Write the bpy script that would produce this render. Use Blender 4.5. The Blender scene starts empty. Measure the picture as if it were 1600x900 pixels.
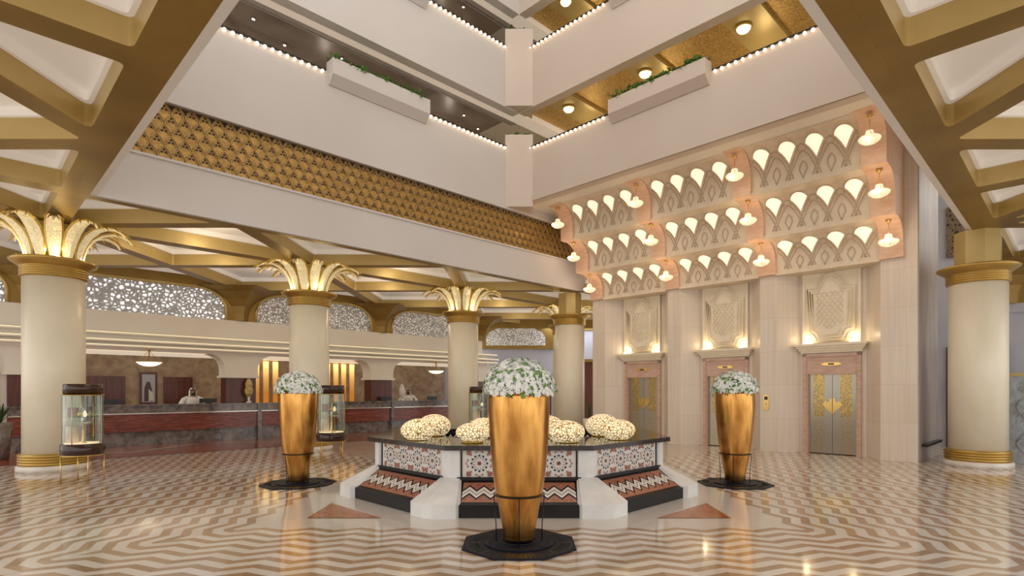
import bpy, bmesh, math, random
from math import sin, cos, pi, radians, sqrt
from mathutils import Matrix, Vector
random.seed(7)
SC = bpy.context.scene
COL = SC.collection
S2 = sqrt(2)
def P(u, v, z=0): return ((u - v) / S2, (u + v) / S2, z)
RU = radians(45)      # frame whose local x,y are the hall's u,v axes
RE = radians(-45)     # frame for things on the elevator wall: local x along wall, y into wall

# ------------------------------------------------------------------ materials
def newmat(name):
    m = bpy.data.materials.new(name); m.use_nodes = True
    nt = m.node_tree; nt.nodes.clear()
    out = nt.nodes.new('ShaderNodeOutputMaterial')
    b = nt.nodes.new('ShaderNodeBsdfPrincipled')
    nt.links.new(b.outputs[0], out.inputs[0])
    return m, nt, b
def N(nt, t, **kw):
    n = nt.nodes.new(t)
    for k, v in kw.items(): setattr(n, k, v)
    return n
def math_(nt, op, a, b=None, c=None):
    n = nt.nodes.new('ShaderNodeMath'); n.operation = op
    for i, x in enumerate((a, b, c)):
        if x is None: continue
        if isinstance(x, (int, float)): n.inputs[i].default_value = x
        else: nt.links.new(x, n.inputs[i])
    return n.outputs[0]
def mixc(nt, f, a, b):
    n = nt.nodes.new('ShaderNodeMix'); n.data_type = 'RGBA'
    for i, x in ((0, f), (6, a), (7, b)):
        if isinstance(x, (int, float)): n.inputs[i].default_value = x
        elif isinstance(x, tuple): n.inputs[i].default_value = (*x, 1) if len(x) == 3 else x
        else: nt.links.new(x, n.inputs[i])
    return n.outputs[2]
def pm(name, col, rough=.5, metal=0, emit=None, es=0, spec=.5, coat=0):
    m, nt, b = newmat(name)
    b.inputs['Base Color'].default_value = (*col, 1)
    b.inputs['Roughness'].default_value = rough
    b.inputs['Metallic'].default_value = metal
    b.inputs['Specular IOR Level'].default_value = spec
    b.inputs['Coat Weight'].default_value = coat
    if emit:
        b.inputs['Emission Color'].default_value = (*emit, 1)
        b.inputs['Emission Strength'].default_value = es
    return m
def noisy(name, c1, c2, scale=(1, 1, 1), ns=4, detail=4, rough=.5, metal=0, bump=0, spec=.5, lo=.35, hi=.65, emit=0, dist=0):
    m, nt, b = newmat(name)
    tc = N(nt, 'ShaderNodeTexCoord'); mp = N(nt, 'ShaderNodeMapping')
    mp.inputs['Scale'].default_value = scale
    nt.links.new(tc.outputs['Object'], mp.inputs[0])
    no = N(nt, 'ShaderNodeTexNoise'); no.inputs['Scale'].default_value = ns; no.inputs['Detail'].default_value = detail
    no.inputs['Distortion'].default_value = dist
    nt.links.new(mp.outputs[0], no.inputs['Vector'])
    mr = N(nt, 'ShaderNodeMapRange'); mr.inputs[1].default_value = lo; mr.inputs[2].default_value = hi
    nt.links.new(no.outputs[0], mr.inputs[0])
    c = mixc(nt, mr.outputs[0], c1, c2)
    nt.links.new(c, b.inputs['Base Color'])
    if emit:
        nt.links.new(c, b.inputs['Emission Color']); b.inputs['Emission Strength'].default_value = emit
    b.inputs['Roughness'].default_value = rough; b.inputs['Metallic'].default_value = metal
    b.inputs['Specular IOR Level'].default_value = spec
    if bump:
        bp = N(nt, 'ShaderNodeBump'); bp.inputs['Strength'].default_value = bump; bp.inputs['Distance'].default_value = .02
        nt.links.new(no.outputs[0], bp.inputs['Height']); nt.links.new(bp.outputs[0], b.inputs['Normal'])
    return m
def cellmat(name, edge, cell, scale, thr, es=0, ecol=(1, 1, 1), rough=.5, metal=0, sc3=(1, 1, 1), rnd=.9):
    m, nt, b = newmat(name)
    tc = N(nt, 'ShaderNodeTexCoord'); mp = N(nt, 'ShaderNodeMapping'); mp.inputs['Scale'].default_value = sc3
    nt.links.new(tc.outputs['Object'], mp.inputs[0])
    vo = N(nt, 'ShaderNodeTexVoronoi', feature='DISTANCE_TO_EDGE'); vo.inputs['Scale'].default_value = scale
    vo.inputs['Randomness'].default_value = rnd
    nt.links.new(mp.outputs[0], vo.inputs['Vector'])
    mr = N(nt, 'ShaderNodeMapRange'); mr.inputs[1].default_value = thr * .6; mr.inputs[2].default_value = thr * 1.3
    nt.links.new(vo.outputs[0], mr.inputs[0])
    nt.links.new(mixc(nt, mr.outputs[0], edge, cell), b.inputs['Base Color'])
    b.inputs['Roughness'].default_value = rough
    b.inputs['Emission Color'].default_value = (*ecol, 1)
    nt.links.new(math_(nt, 'MULTIPLY', mr.outputs[0], es), b.inputs['Emission Strength'])
    if metal: nt.links.new(math_(nt, 'MULTIPLY', math_(nt, 'SUBTRACT', 1, mr.outputs[0]), metal), b.inputs['Metallic'])
    bp = N(nt, 'ShaderNodeBump'); bp.inputs['Strength'].default_value = .6; bp.inputs['Distance'].default_value = .015; bp.invert = True
    nt.links.new(mr.outputs[0], bp.inputs['Height']); nt.links.new(bp.outputs[0], b.inputs['Normal'])
    return m
def glassmat(name, tint=(.8, .9, .85), op=.12):
    m = bpy.data.materials.new(name); m.use_nodes = True; nt = m.node_tree; nt.nodes.clear()
    out = N(nt, 'ShaderNodeOutputMaterial'); tr = N(nt, 'ShaderNodeBsdfTransparent'); gl = N(nt, 'ShaderNodeBsdfGlossy')
    tr.inputs[0].default_value = (*tint, 1); gl.inputs['Roughness'].default_value = .03
    fr = N(nt, 'ShaderNodeLayerWeight'); fr.inputs[0].default_value = .35
    mx = N(nt, 'ShaderNodeMixShader')
    nt.links.new(math_(nt, 'ADD', math_(nt, 'MULTIPLY', fr.outputs[1], .5), op * .4), mx.inputs[0])
    nt.links.new(tr.outputs[0], mx.inputs[1]); nt.links.new(gl.outputs[0], mx.inputs[2]); nt.links.new(mx.outputs[0], out.inputs[0])
    return m
def stonemat(name, c1, c2):
    m, nt, b = newmat(name)
    tc = N(nt, 'ShaderNodeTexCoord'); mp = N(nt, 'ShaderNodeMapping'); mp.inputs['Scale'].default_value = (26, 26, .3)
    nt.links.new(tc.outputs['Object'], mp.inputs[0])
    no = N(nt, 'ShaderNodeTexNoise'); no.inputs['Scale'].default_value = 1.6; no.inputs['Detail'].default_value = 4; nt.links.new(mp.outputs[0], no.inputs['Vector'])
    sp = N(nt, 'ShaderNodeSeparateXYZ'); nt.links.new(tc.outputs['Object'], sp.inputs[0])
    fz = math_(nt, 'FRACT', math_(nt, 'DIVIDE', sp.outputs[2], .92)); joint = math_(nt, 'LESS_THAN', fz, .009)
    cell = N(nt, 'ShaderNodeTexWhiteNoise'); cx = N(nt, 'ShaderNodeCombineXYZ')
    nt.links.new(math_(nt, 'FLOOR', math_(nt, 'DIVIDE', sp.outputs[2], .92)), cx.inputs[0]); nt.links.new(math_(nt, 'FLOOR', math_(nt, 'DIVIDE', sp.outputs[1], .6)), cx.inputs[1]); nt.links.new(cx.outputs[0], cell.inputs[0])
    f = math_(nt, 'ADD', math_(nt, 'MULTIPLY', no.outputs[0], 1.25), math_(nt, 'MULTIPLY', math_(nt, 'SUBTRACT', cell.outputs[0], .5), .25))
    c = mixc(nt, f, c1, c2); c = mixc(nt, math_(nt, 'MULTIPLY', joint, .45), c, (.5, .38, .27))
    nt.links.new(c, b.inputs['Base Color']); b.inputs['Roughness'].default_value = .3
    return m
def floormat():
    m, nt, b = newmat('zigzag marble')
    tc = N(nt, 'ShaderNodeTexCoord'); sp = N(nt, 'ShaderNodeSeparateXYZ'); nt.links.new(tc.outputs['Object'], sp.inputs[0])
    X = sp.outputs[0]; Y = math_(nt, 'SUBTRACT', sp.outputs[1], 10.35)
    aX = math_(nt, 'ABSOLUTE', X); aY = math_(nt, 'ABSOLUTE', Y)
    side = math_(nt, 'GREATER_THAN', aX, aY)
    r = math_(nt, 'MAXIMUM', aX, aY)
    s = math_(nt, 'ADD', math_(nt, 'MULTIPLY', side, aY), math_(nt, 'MULTIPLY', math_(nt, 'SUBTRACT', 1, side), aX))
    s = math_(nt, 'ADD', s, .15)
    tri = math_(nt, 'MULTIPLY', math_(nt, 'PINGPONG', s, .3), .45)
    q = math_(nt, 'DIVIDE', math_(nt, 'SUBTRACT', math_(nt, 'ADD', r, tri), 3.5), .245)
    fr = math_(nt, 'FRACT', q)
    st = math_(nt, 'LESS_THAN', fr, .47)
    cx = N(nt, 'ShaderNodeCombineXYZ')
    nt.links.new(math_(nt, 'FLOOR', math_(nt, 'MULTIPLY', q, 2)), cx.inputs[0])
    nt.links.new(math_(nt, 'FLOOR', math_(nt, 'DIVIDE', s, .3)), cx.inputs[1]); nt.links.new(math_(nt, 'ADD', side, math_(nt, 'MULTIPLY', math_(nt, 'GREATER_THAN', X, 0), 3)), cx.inputs[2])
    wn = N(nt, 'ShaderNodeTexWhiteNoise'); nt.links.new(cx.outputs[0], wn.inputs[0])
    no = N(nt, 'ShaderNodeTexNoise'); no.inputs['Scale'].default_value = 7; no.inputs['Detail'].default_value = 5
    nt.links.new(tc.outputs['Object'], no.inputs['Vector'])
    w2 = math_(nt, 'ADD', math_(nt, 'MULTIPLY', wn.outputs[0], .6), math_(nt, 'MULTIPLY', no.outputs[0], .5))
    br = mixc(nt, w2, (.32, .20, .105), (.50, .34, .21))
    cr = mixc(nt, w2, (.66, .595, .52), (.80, .75, .69))
    pat = mixc(nt, st, cr, br)
    plain = mixc(nt, no.outputs[0], (.62, .57, .51), (.74, .69, .63))
    inside = math_(nt, 'LESS_THAN', q, 0)
    mk = math_(nt, 'MAXIMUM', math_(nt, 'LESS_THAN', r, 3.3), inside)
    nt.links.new(mixc(nt, mk, pat, plain), b.inputs['Base Color'])
    b.inputs['Roughness'].default_value = .09
    b.inputs['Specular IOR Level'].default_value = .75
    return m
def lattmat_gold(): return noisy('gold lattice', (.34, .19, .045), (.52, .31, .08), ns=9, rough=.42, metal=.45, bump=.3)

M = {}
M['floor'] = floormat()
M['gold'] = noisy('satin gold paint', (.25, .155, .032), (.32, .205, .048), ns=1.2, rough=.42, metal=.45)
M['goldlite'] = noisy('pale and lit gold paint', (.52, .38, .14), (.58, .43, .17), ns=1.2, rough=.4, metal=.3)
M['goldbright'] = pm('polished gold', (.75, .5, .16), .25, .9)
M['goldring'] = pm('gold collar', (.52, .34, .09), .33, .7)
M['frond'] = noisy('textured pearl gold', (.72, .60, .30), (1, .92, .66), ns=38, detail=2, rough=.38, metal=.2, bump=.5, emit=.22)  # some glow put into the leaves, which are no lamp
M['frondedge'] = pm('bright gold edge', (.72, .50, .12), .28, .75)
M['coffer'] = pm('coffer white', (.80, .75, .69), .7, emit=(1, .93, .84), es=.16)  # slight glow put into the white panels to light the arcade
M['white'] = noisy('warm white plaster', (.60, .505, .425), (.635, .545, .465), ns=.4, rough=.65)
M['lip'] = pm('bright white edge', (.86, .85, .84), .5)
M['soffit'] = pm('cream gallery soffit', (.72, .64, .53), .6, emit=(1, .86, .70), es=.26)  # glow put in for light that doesn't reach the slab underside
M['white2'] = noisy('cool white plaster', (.60, .565, .535), (.635, .605, .58), ns=.4, rough=.6)
M['cream'] = noisy('cream plaster', (.80, .74, .64), (.84, .79, .70), ns=.6, rough=.6)
M['shaft'] = noisy('cream marble shaft', (.83, .76, .59), (.88, .81, .66), scale=(1, 1, .4), ns=2.5, rough=.28, spec=.4)
M['plinth'] = noisy('pale marble', (.72, .66, .58), (.8, .75, .68), ns=3, rough=.25)
M['marble'] = stonemat('vein cut travertine', (.66, .54, .43), (.84, .75, .63))
M['marblehi'] = noisy('carved travertine', (.74, .62, .46), (.80, .69, .53), scale=(2, 2, 1), ns=3, detail=4, rough=.45)
M['marbledk'] = noisy('grey travertine', (.42, .36, .32), (.56, .49, .43), scale=(3, 3, .3), ns=3, detail=6, rough=.35)
M['pink'] = noisy('rose stone', (.58, .37, .27), (.70, .48, .37), scale=(1, 1, 3), ns=5, detail=5, rough=.4)
M['pinkpier'] = noisy('lit peach stone', (.78, .50, .33), (.84, .60, .44), scale=(1, 1, 4), ns=5, detail=4, rough=.45)
M['relief'] = noisy('carved ivory stone', (.87, .76, .56), (.91, .81, .63), ns=5, rough=.4)
M['groove'] = pm('carving shadow line', (.62, .50, .36), .6)
M['goldlat'] = lattmat_gold()
M['latrib'] = pm('rose gold rib', (.50, .33, .14), .45, .3)
M['dark'] = pm('dark void', (.035, .018, .012), .7)
M['black'] = noisy('black granite', (.012, .011, .011), (.035, .03, .028), ns=40, rough=.08)
M['blackedge'] = pm('black marble', (.014, .012, .012), .25, spec=.2)
M['tabletop'] = noisy('dark brown granite', (.02, .014, .012), (.05, .032, .022), ns=30, rough=.08, spec=.35)
M['wmarble'] = noisy('white carrara', (.74, .73, .71), (.86, .85, .83), ns=2.5, detail=8, rough=.22, dist=.8)
M['terracotta'] = noisy('red marble', (.33, .09, .035), (.46, .16, .07), ns=7, rough=.15)
M['tileterra'] = noisy('terracotta tile', (.29, .095, .05), (.42, .17, .10), ns=20, rough=.3)
M['tilewhite'] = pm('white tile', (.80, .76, .70), .25)
M['tilegrey'] = pm('rose grey tile', (.42, .34, .31), .3)
M['tilenavy'] = pm('navy tile', (.012, .016, .045), .2)
M['tileblack'] = pm('black tile', (.012, .010, .010), .3, spec=.2)
M['vase'] = noisy('burnished bronze gold', (.36, .155, .032), (.74, .39, .105), scale=(1.5, 1.5, .35), ns=5, detail=5, rough=.24, metal=.95, bump=.08)
M['iron'] = pm('black iron', (.015, .015, .016), .4, .5)
M['mat'] = pm('glossy black mat', (.010, .012, .022), .42, spec=.12)
M['petal'] = pm('white petals', (.90, .91, .87), .6, emit=(1, 1, .95), es=.03)  # faint glow put into the petals, no lamp there
M['leaf'] = noisy('leaf green', (.06, .16, .03), (.20, .38, .08), ns=12, rough=.5)
M['leaf2'] = noisy('dark leaf green', (.015, .05, .012), (.05, .12, .03), ns=8, rough=.5)
M['ball'] = cellmat('pierced shell lamp', (.62, .38, .10), (1, .90, .66), 23, .10, es=.75, ecol=(1, .80, .46), rough=.4, metal=.5)
M['jali'] = cellmat('pierced white screen', (.50, .51, .54), (1, 1, 1), 8.5, .20, es=.75, ecol=(.93, .95, 1), rough=.6)  # glow in the holes put in for daylight behind the screen
M['jali2'] = cellmat('fine pierced screen', (.40, .395, .40), (.8, .77, .70), 11, .17, es=.3, ecol=(1, .93, .84), rough=.6)  # backlight painted as a weaker glow in the holes
M['shell'] = pm('lit glass shell', (1, .9, .75), .4, emit=(1, .80, .60), es=.85)
M['shellrim'] = pm('shell rim', (.85, .70, .50), .4)
M['bulb'] = pm('glowing bulb', (1, .9, .75), .4, emit=(1, .76, .52), es=3.2)
M['crystal'] = cellmat('lit crystal beads', (1, .66, .36), (1, .9, .75), 42, .12, es=1.8, ecol=(1, .74, .48), rough=.2)
M['bowl'] = pm('lit alabaster bowl', (1, .95, .8), .4, emit=(1, .88, .62), es=1.5)
M['dome'] = pm('lit dome lamp', (1, .95, .7), .4, emit=(1, .9, .55), es=3)
M['spot'] = pm('spot light', (1, 1, 1), .4, emit=(1, .85, .65), es=10)
M['cove'] = pm('cove light line', (1, .9, .6), .4, emit=(1, .82, .52), es=.55)
M['uplight'] = pm('uplight glow', (1, .9, .7), .4, emit=(1, .84, .52), es=1.6)
M['goldtex'] = noisy('gold leaf ceiling', (.40, .23, .05), (.75, .50, .16), ns=26, detail=3, rough=.35, metal=.55, bump=1)
M['browngloss'] = noisy('brown glossy ceiling', (.14, .09, .06), (.28, .22, .17), ns=.7, rough=.3, spec=.5, dist=1)
M['greytrim'] = pm('grey trim', (.42, .38, .36), .5)
M['wood'] = noisy('wavy mahogany', (.13, .03, .02), (.30, .08, .05), scale=(.5, 1, 9), ns=3, detail=3, rough=.22, dist=2.2, lo=.42, hi=.58)
M['mahogany'] = noisy('mahogany', (.085, .022, .014), (.14, .04, .025), scale=(4, 4, .4), ns=3, rough=.3)
M['greymarble'] = noisy('grey brown marble', (.10, .085, .08), (.26, .22, .20), ns=4, detail=8, rough=.14, dist=1)
M['brownmarble'] = noisy('brown onyx wall', (.24, .155, .095), (.40, .29, .185), ns=3.2, detail=10, rough=.4, dist=.5)
M['redfloor'] = noisy('dark red marble', (.24, .045, .022), (.40, .11, .05), scale=(1, .3, 1), ns=3, detail=6, rough=.12, dist=.6)
M['beige'] = noisy('beige marble', (.50, .40, .28), (.6, .5, .38), ns=4, rough=.12)
M['steel'] = pm('polished strip', (.75, .7, .65), .2, .6)
M['glass'] = glassmat('clear glass')
M['brownlac'] = pm('dark brown lacquer', (.045, .018, .012), .1)
M['darklat'] = cellmat('dark bronze lattice', (.20, .14, .08), (.03, .02, .015), 9, .2)
M['skin'] = pm('skin', (.36, .2, .13), .6)
M['thobe'] = pm('white cotton', (.82, .81, .80), .8)
M['beard'] = pm('black hair', (.02, .015, .012), .8)
M['screenblk'] = pm('black plastic', (.01, .01, .012), .3)
M['bluegrey'] = noisy('blue grey paint', (.42, .44, .52), (.52, .53, .60), ns=.5, rough=.7)
M['swirl'] = noisy('frosted blue grey', (.30, .33, .36), (.46, .50, .54), ns=3, rough=.3, dist=3)
def stripglow():
    m, nt, b = newmat('gold lit niche')
    tc = N(nt, 'ShaderNodeTexCoord'); sp = N(nt, 'ShaderNodeSeparateXYZ'); nt.links.new(tc.outputs['Object'], sp.inputs[0])
    mr = N(nt, 'ShaderNodeMapRange'); mr.inputs[1].default_value = 1.6; mr.inputs[2].default_value = 2.85  # light from the top put into the niche's colour and glow
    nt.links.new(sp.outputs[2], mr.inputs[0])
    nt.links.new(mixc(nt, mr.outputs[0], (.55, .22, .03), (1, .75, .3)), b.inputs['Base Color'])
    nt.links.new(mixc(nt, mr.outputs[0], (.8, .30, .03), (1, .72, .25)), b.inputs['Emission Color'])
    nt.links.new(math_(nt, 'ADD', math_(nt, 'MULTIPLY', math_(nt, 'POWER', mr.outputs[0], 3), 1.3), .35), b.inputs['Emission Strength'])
    return m
M['niche'] = stripglow()
def doormat():   # etched steel and gold elevator leaf
    m, nt, b = newmat('etched steel and gold')
    tc = N(nt, 'ShaderNodeTexCoord'); sp = N(nt, 'ShaderNodeSeparateXYZ'); nt.links.new(tc.outputs['Object'], sp.inputs[0])
    vo = N(nt, 'ShaderNodeTexVoronoi', feature='DISTANCE_TO_EDGE'); vo.inputs['Scale'].default_value = 13
    nt.links.new(tc.outputs['Object'], vo.inputs['Vector'])
    mr = N(nt, 'ShaderNodeMapRange'); mr.inputs[1].default_value = .05; mr.inputs[2].default_value = .12; nt.links.new(vo.outputs[0], mr.inputs[0])
    ax = math_(nt, 'ABSOLUTE', sp.outputs[0])
    band = math_(nt, 'MULTIPLY', math_(nt, 'GREATER_THAN', ax, .19), math_(nt, 'LESS_THAN', ax, .47))
    zz = math_(nt, 'GREATER_THAN', sp.outputs[2], 1.0)
    steel = (.42, .38, .31)
    gold = mixc(nt, mr.outputs[0], (.62, .42, .12), (.36, .27, .14))
    c = mixc(nt, math_(nt, 'MULTIPLY', band, math_(nt, 'ADD', .35, math_(nt, 'MULTIPLY', zz, .65))), steel, gold)
    nt.links.new(c, b.inputs['Base Color']); b.inputs['Metallic'].default_value = .75; b.inputs['Roughness'].default_value = .28
    return m
M['doorleaf'] = doormat()

# ------------------------------------------------------------------ mesh builder
class MB:
    def __init__(s): s.v = []; s.f = []; s.m = []; s.s = []; s.xf = None
    def add(s, vs, fs, mi=0, sm=False):
        o = len(s.v)
        for p in vs:
            p = Vector(p)
            s.v.append(tuple(s.xf @ p) if s.xf else tuple(p))
        for f in fs: s.f.append([i + o for i in f]); s.m.append(mi); s.s.append(sm)
        return s
    def poly(s, pts, mi=0): return s.add(pts, [list(range(len(pts)))], mi)
    def box(s, x0, x1, y0, y1, z0, z1, mi=0):
        return s.add([(x0,y0,z0),(x1,y0,z0),(x1,y1,z0),(x0,y1,z0),(x0,y0,z1),(x1,y0,z1),(x1,y1,z1),(x0,y1,z1)],
                     [(0,3,2,1),(4,5,6,7),(0,1,5,4),(1,2,6,5),(2,3,7,6),(3,0,4,7)], mi)
    def prism(s, pts, z0, z1, mi=0, plane='xy'):
        n = len(pts)
        def q(p, z):
            return (p[0], p[1], z) if plane == 'xy' else ((p[0], z, p[1]) if plane == 'xz' else (z, p[0], p[1]))
        vs = [q(p, z0) for p in pts] + [q(p, z1) for p in pts]
        fs = [list(range(n))[::-1], list(range(n, 2*n))] + [[i, (i+1) % n, (i+1) % n + n, i + n] for i in range(n)]
        return s.add(vs, fs, mi)
    def lathe(s, prof, n=32, c=(0,0,0), mi=0, sm=True, caps=True, a0=0, sx=1, sy=1):
        vs = []; fs = []
        for r, z in prof:
            for k in range(n):
                a = a0 + 2*pi*k/n; vs.append((c[0] + r*cos(a)*sx, c[1] + r*sin(a)*sy, c[2] + z))
        for i in range(len(prof)-1):
            for k in range(n):
                k2 = (k+1) % n
                fs.append((i*n+k, i*n+k2, (i+1)*n+k2, (i+1)*n+k))
        s.add(vs, fs, mi, sm)
        if caps:
            o = len(s.v) - len(vs)
            for i, rev in ((0, True), (len(prof)-1, False)):
                if prof[i][0] > 1e-4:
                    ids = [o + i*n + k for k in range(n)]
                    s.f.append(ids[::-1] if rev else ids); s.m.append(mi); s.s.append(False)
        return s
    def tube(s, path, r, n=6, mi=0, closed=False, sm=True):
        path = [Vector(p) for p in path]; m = len(path); vs = []; fs = []
        rs = r if isinstance(r, (list, tuple)) else [r]*m
        for i, p in enumerate(path):
            if closed: t = path[(i+1) % m] - path[i-1]
            else: t = path[min(i+1, m-1)] - path[max(i-1, 0)]
            t.normalize()
            up = Vector((0,0,1)) if abs(t.z) < .95 else Vector((1,0,0))
            a = t.cross(up).normalized(); b = t.cross(a)
            for k in range(n):
                an = 2*pi*k/n + pi/n; vs.append(p + (a*cos(an) + b*sin(an))*rs[i])
        for i in range(m if closed else m-1):
            j = (i+1) % m
            for k in range(n):
                k2 = (k+1) % n; fs.append((i*n+k, i*n+k2, j*n+k2, j*n+k))
        if not closed: fs += [list(range(n))[::-1], [(m-1)*n+k for k in range(n)]]
        return s.add(vs, fs, mi, sm)
    def ball(s, c, r, nu=12, nv=8, mi=0, fn=None):
        rx, ry, rz = r if isinstance(r, (tuple, list)) else (r, r, r)
        vs = [(0,0,-1)]; fs = []
        for i in range(1, nv):
            ph = -pi/2 + pi*i/nv
            for k in range(nu): vs.append((cos(ph)*cos(2*pi*k/nu), cos(ph)*sin(2*pi*k/nu), sin(ph)))
        vs.append((0,0,1)); top = len(vs)-1
        for k in range(nu): fs.append((0, 1+(k+1) % nu, 1+k)); fs.append((top, top-nu+k, top-nu+(k+1) % nu))
        for i in range(nv-2):
            for k in range(nu):
                a = 1+i*nu+k; b = 1+i*nu+(k+1) % nu; fs.append((a, b, b+nu, a+nu))
        out = []
        for v in vs:
            m = fn(v) if fn else 1
            out.append((c[0]+v[0]*rx*m, c[1]+v[1]*ry*m, c[2]+v[2]*rz*m))
        return s.add(out, fs, mi, True)
    def build(s, name, mats, parent=None, loc=None, rot=0, recalc=True):
        me = bpy.data.meshes.new(name); me.from_pydata(s.v, [], s.f)
        if not isinstance(mats, (list, tuple)): mats = [mats]
        for k in mats: me.materials.append(M[k] if isinstance(k, str) else k)
        me.polygons.foreach_set('material_index', s.m); me.polygons.foreach_set('use_smooth', s.s)
        if recalc:
            bm = bmesh.new(); bm.from_mesh(me); bmesh.ops.recalc_face_normals(bm, faces=bm.faces); bm.to_mesh(me); bm.free()
        me.update()
        o = bpy.data.objects.new(name, me); COL.objects.link(o)
        if parent: o.parent = parent
        if loc is not None: o.location = loc
        if rot: o.rotation_euler = (0, 0, rot)
        return o
def thing(name, label, cat, loc=(0,0,0), rot=0, group=None):
    o = bpy.data.objects.new(name, None); COL.objects.link(o); o.empty_display_size = .2
    o.location = loc; o.rotation_euler = (0, 0, rot)
    return tag(o, label, cat, group)
def tag(o, label, cat, group=None):
    o['label'] = label; o['category'] = cat
    if group: o['group'] = group
    return o
def struct(o, label=None, cat=None):
    o['kind'] = 'structure'
    if label: o['label'] = label; o['category'] = cat
    return o
def dup(root, loc, rot, label, group=None):
    r = root.copy(); COL.objects.link(r); r.location = loc; r.rotation_euler = (0, 0, rot); r['label'] = label
    if group: r['group'] = group
    for ch in list(root.children):
        c = ch.copy(); COL.objects.link(c); c.parent = r
        for g in list(ch.children):
            d = g.copy(); COL.objects.link(d); d.parent = c
    return r
_st = {}
def sname(base): return base

# ------------------------------------------------------------------ key dimensions
p_ = 2.83; O_ = 1.5
ZS = 5.25          # gold soffit height
VA = 12.7          # atrium left / right faces
UM = 1.72          # near edges of the opening
ZL0, ZL1 = 6.23, 7.37
def g(i): return O_ + p_ * i

# ------------------------------------------------------------------ floor
struct(MB().box(-30, 30, -8, 42, -.2, 0).build('floor', 'floor'), 'polished marble floor of cream and brown zigzag stripes', 'floor')
mb = MB(); mb.poly([(-3, 17.1, .004), (16.6, 17.1, .004), (16.6, 21.6, .004), (-3, 21.6, .004)])
struct(mb.build('trim_1', 'redfloor', rot=RU), 'dark red marble floor band before the reception counter', 'floor band')
mb = MB()
for a in range(4):
    x = 1.0 + a*4.6
    mb.poly([(x, 19.9, .008), (x+2.3, 18.2, .008), (x+2.5, 18.3, .008), (x+.2, 20.0, .008)])
    mb.poly([(x+2.3, 18.2, .007), (x+4.6, 19.9, .007), (x+4.4, 20.0, .007), (x+2.3, 18.4, .007)])
struct(mb.build('trim_2', 'beige', rot=RU), 'beige zigzag line set in the dark red floor band', 'floor inlay')
k = 3
for sx, sy, w in ((-1,-1,'near left'), (1,-1,'near right'), (-1,1,'far left'), (1,1,'far right')):
    mb = MB(); mb.poly([(sx*2.82, 10.35+sy*2.87, .005), (sx*1.82, 10.35+sy*2.87, .005), (sx*2.82, 10.35+sy*1.87, .005)])
    struct(mb.build('trim_%d' % k, 'terracotta'), 'red marble triangle set in the floor at the %s corner of the octagonal fountain' % w, 'floor inlay'); k += 1

# ------------------------------------------------------------------ coffered gold ceiling
WD, WO = .175, .20
def offset_poly(pts, ws):
    n = len(pts); L = []
    area = sum(pts[i][0]*pts[(i+1) % n][1] - pts[(i+1) % n][0]*pts[i][1] for i in range(n))
    if area < 0: pts = pts[::-1]; ws = ws[:-1][::-1] + [ws[-1]]
    for i in range(n):
        a = Vector(pts[i]); b = Vector(pts[(i+1) % n]); d = (b-a).normalized(); nn = Vector((-d.y, d.x))
        L.append((a + nn*ws[i], d))
    out = []
    for i in range(n):
        p1, d1 = L[i-1]; p2, d2 = L[i]
        den = d1.x*d2.y - d1.y*d2.x
        t = ((p2.x-p1.x)*d2.y - (p2.y-p1.y)*d2.x)/den
        out.append(p1 + d1*t)
    return pts, ws, out
def fillet(poly, r, seg=4):
    out = []; n = len(poly)
    for i in range(n):
        p = poly[i]; a = (poly[i-1]-p); b = (poly[(i+1) % n]-p); la, lb = a.length, b.length; a.normalize(); b.normalize()
        ang = a.angle(b); t = min(r/math.tan(ang/2), la*.35, lb*.35)
        s_ = p + a*t; e_ = p + b*t; row = []
        for k2 in range(seg+1):
            w = k2/seg; row.append(s_*(1-w)**2 + p*2*w*(1-w) + e_*w**2)
        out.append(row)
    return out
def coffer(mb, ij, ws, z0=ZS):
    pts = [Vector((g(i), g(j))) for i, j in ij]
    pts, ws, ins = offset_poly(pts, ws)
    ws2 = [w+.055 for w in ws]; _, _, ins2 = offset_poly(pts, ws2)
    n = len(pts)
    for i in range(n):
        j = (i+1) % n
        mb.poly([(*pts[i], z0), (*pts[j], z0), (*ins[j], z0), (*ins[i], z0)], 0)
    fa = fillet(ins, .09); fb = fillet(ins2, .06)
    for i in range(n): mb.poly([(*ins[i], z0)] + [(*q, z0) for q in fa[i]], 0)
    A = [q for r_ in fa for q in r_]; B = [q for r_ in fb for q in r_]; m = len(A)
    z1, z2, z3 = z0+.30, z0+.36, z0+.43
    vs = [(*q, z0) for q in A] + [(*q, z1) for q in A] + [(*q, z1+.001) for q in B] + [(*q, z3) for q in B]
    mb.add(vs[:2*m], [(i, (i+1) % m, (i+1) % m+m, i+m) for i in range(m)], 2)  # paler gold puts the light on the coffer sides into the colour
    mb.add(vs[m:3*m], [(i, (i+1) % m, (i+1) % m+m, i+m) for i in range(m)], 1)
    mb.add(vs[2*m:], [(i, (i+1) % m, (i+1) % m+m, i+m) for i in range(m)], 1)
    mb.poly([(*q, z3) for q in B], 1)
D, Oo = WD, WO
def tri_(mb, pts):
    ws = []
    for a in range(len(pts)):
        b = pts[(a+1) % len(pts)]; d = abs(pts[a][0]-b[0]) > .01 and abs(pts[a][1]-b[1]) > .01
        ws.append(D if d else Oo)
    coffer(mb, pts, ws)
left = MB(); right = MB(); arc = MB()
def both(pts):
    tri_(left, pts); tri_(right, [(b, a) for a, b in pts])
for cj in (-2, 0, 2, 4):
    both([(0, cj), (-1, cj), (0, cj+1)]); both([(0, cj), (-1, cj), (0, cj-1)])
for cj in (-1, 1, 3):
    both([(-1, cj-1), (0, cj), (-1, cj+1), (-2, cj)])
both([(-2, 5), (0, 5), (-1, 4)]); both([(-2, 5), (0, 5), (-1, 6)])
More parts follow.
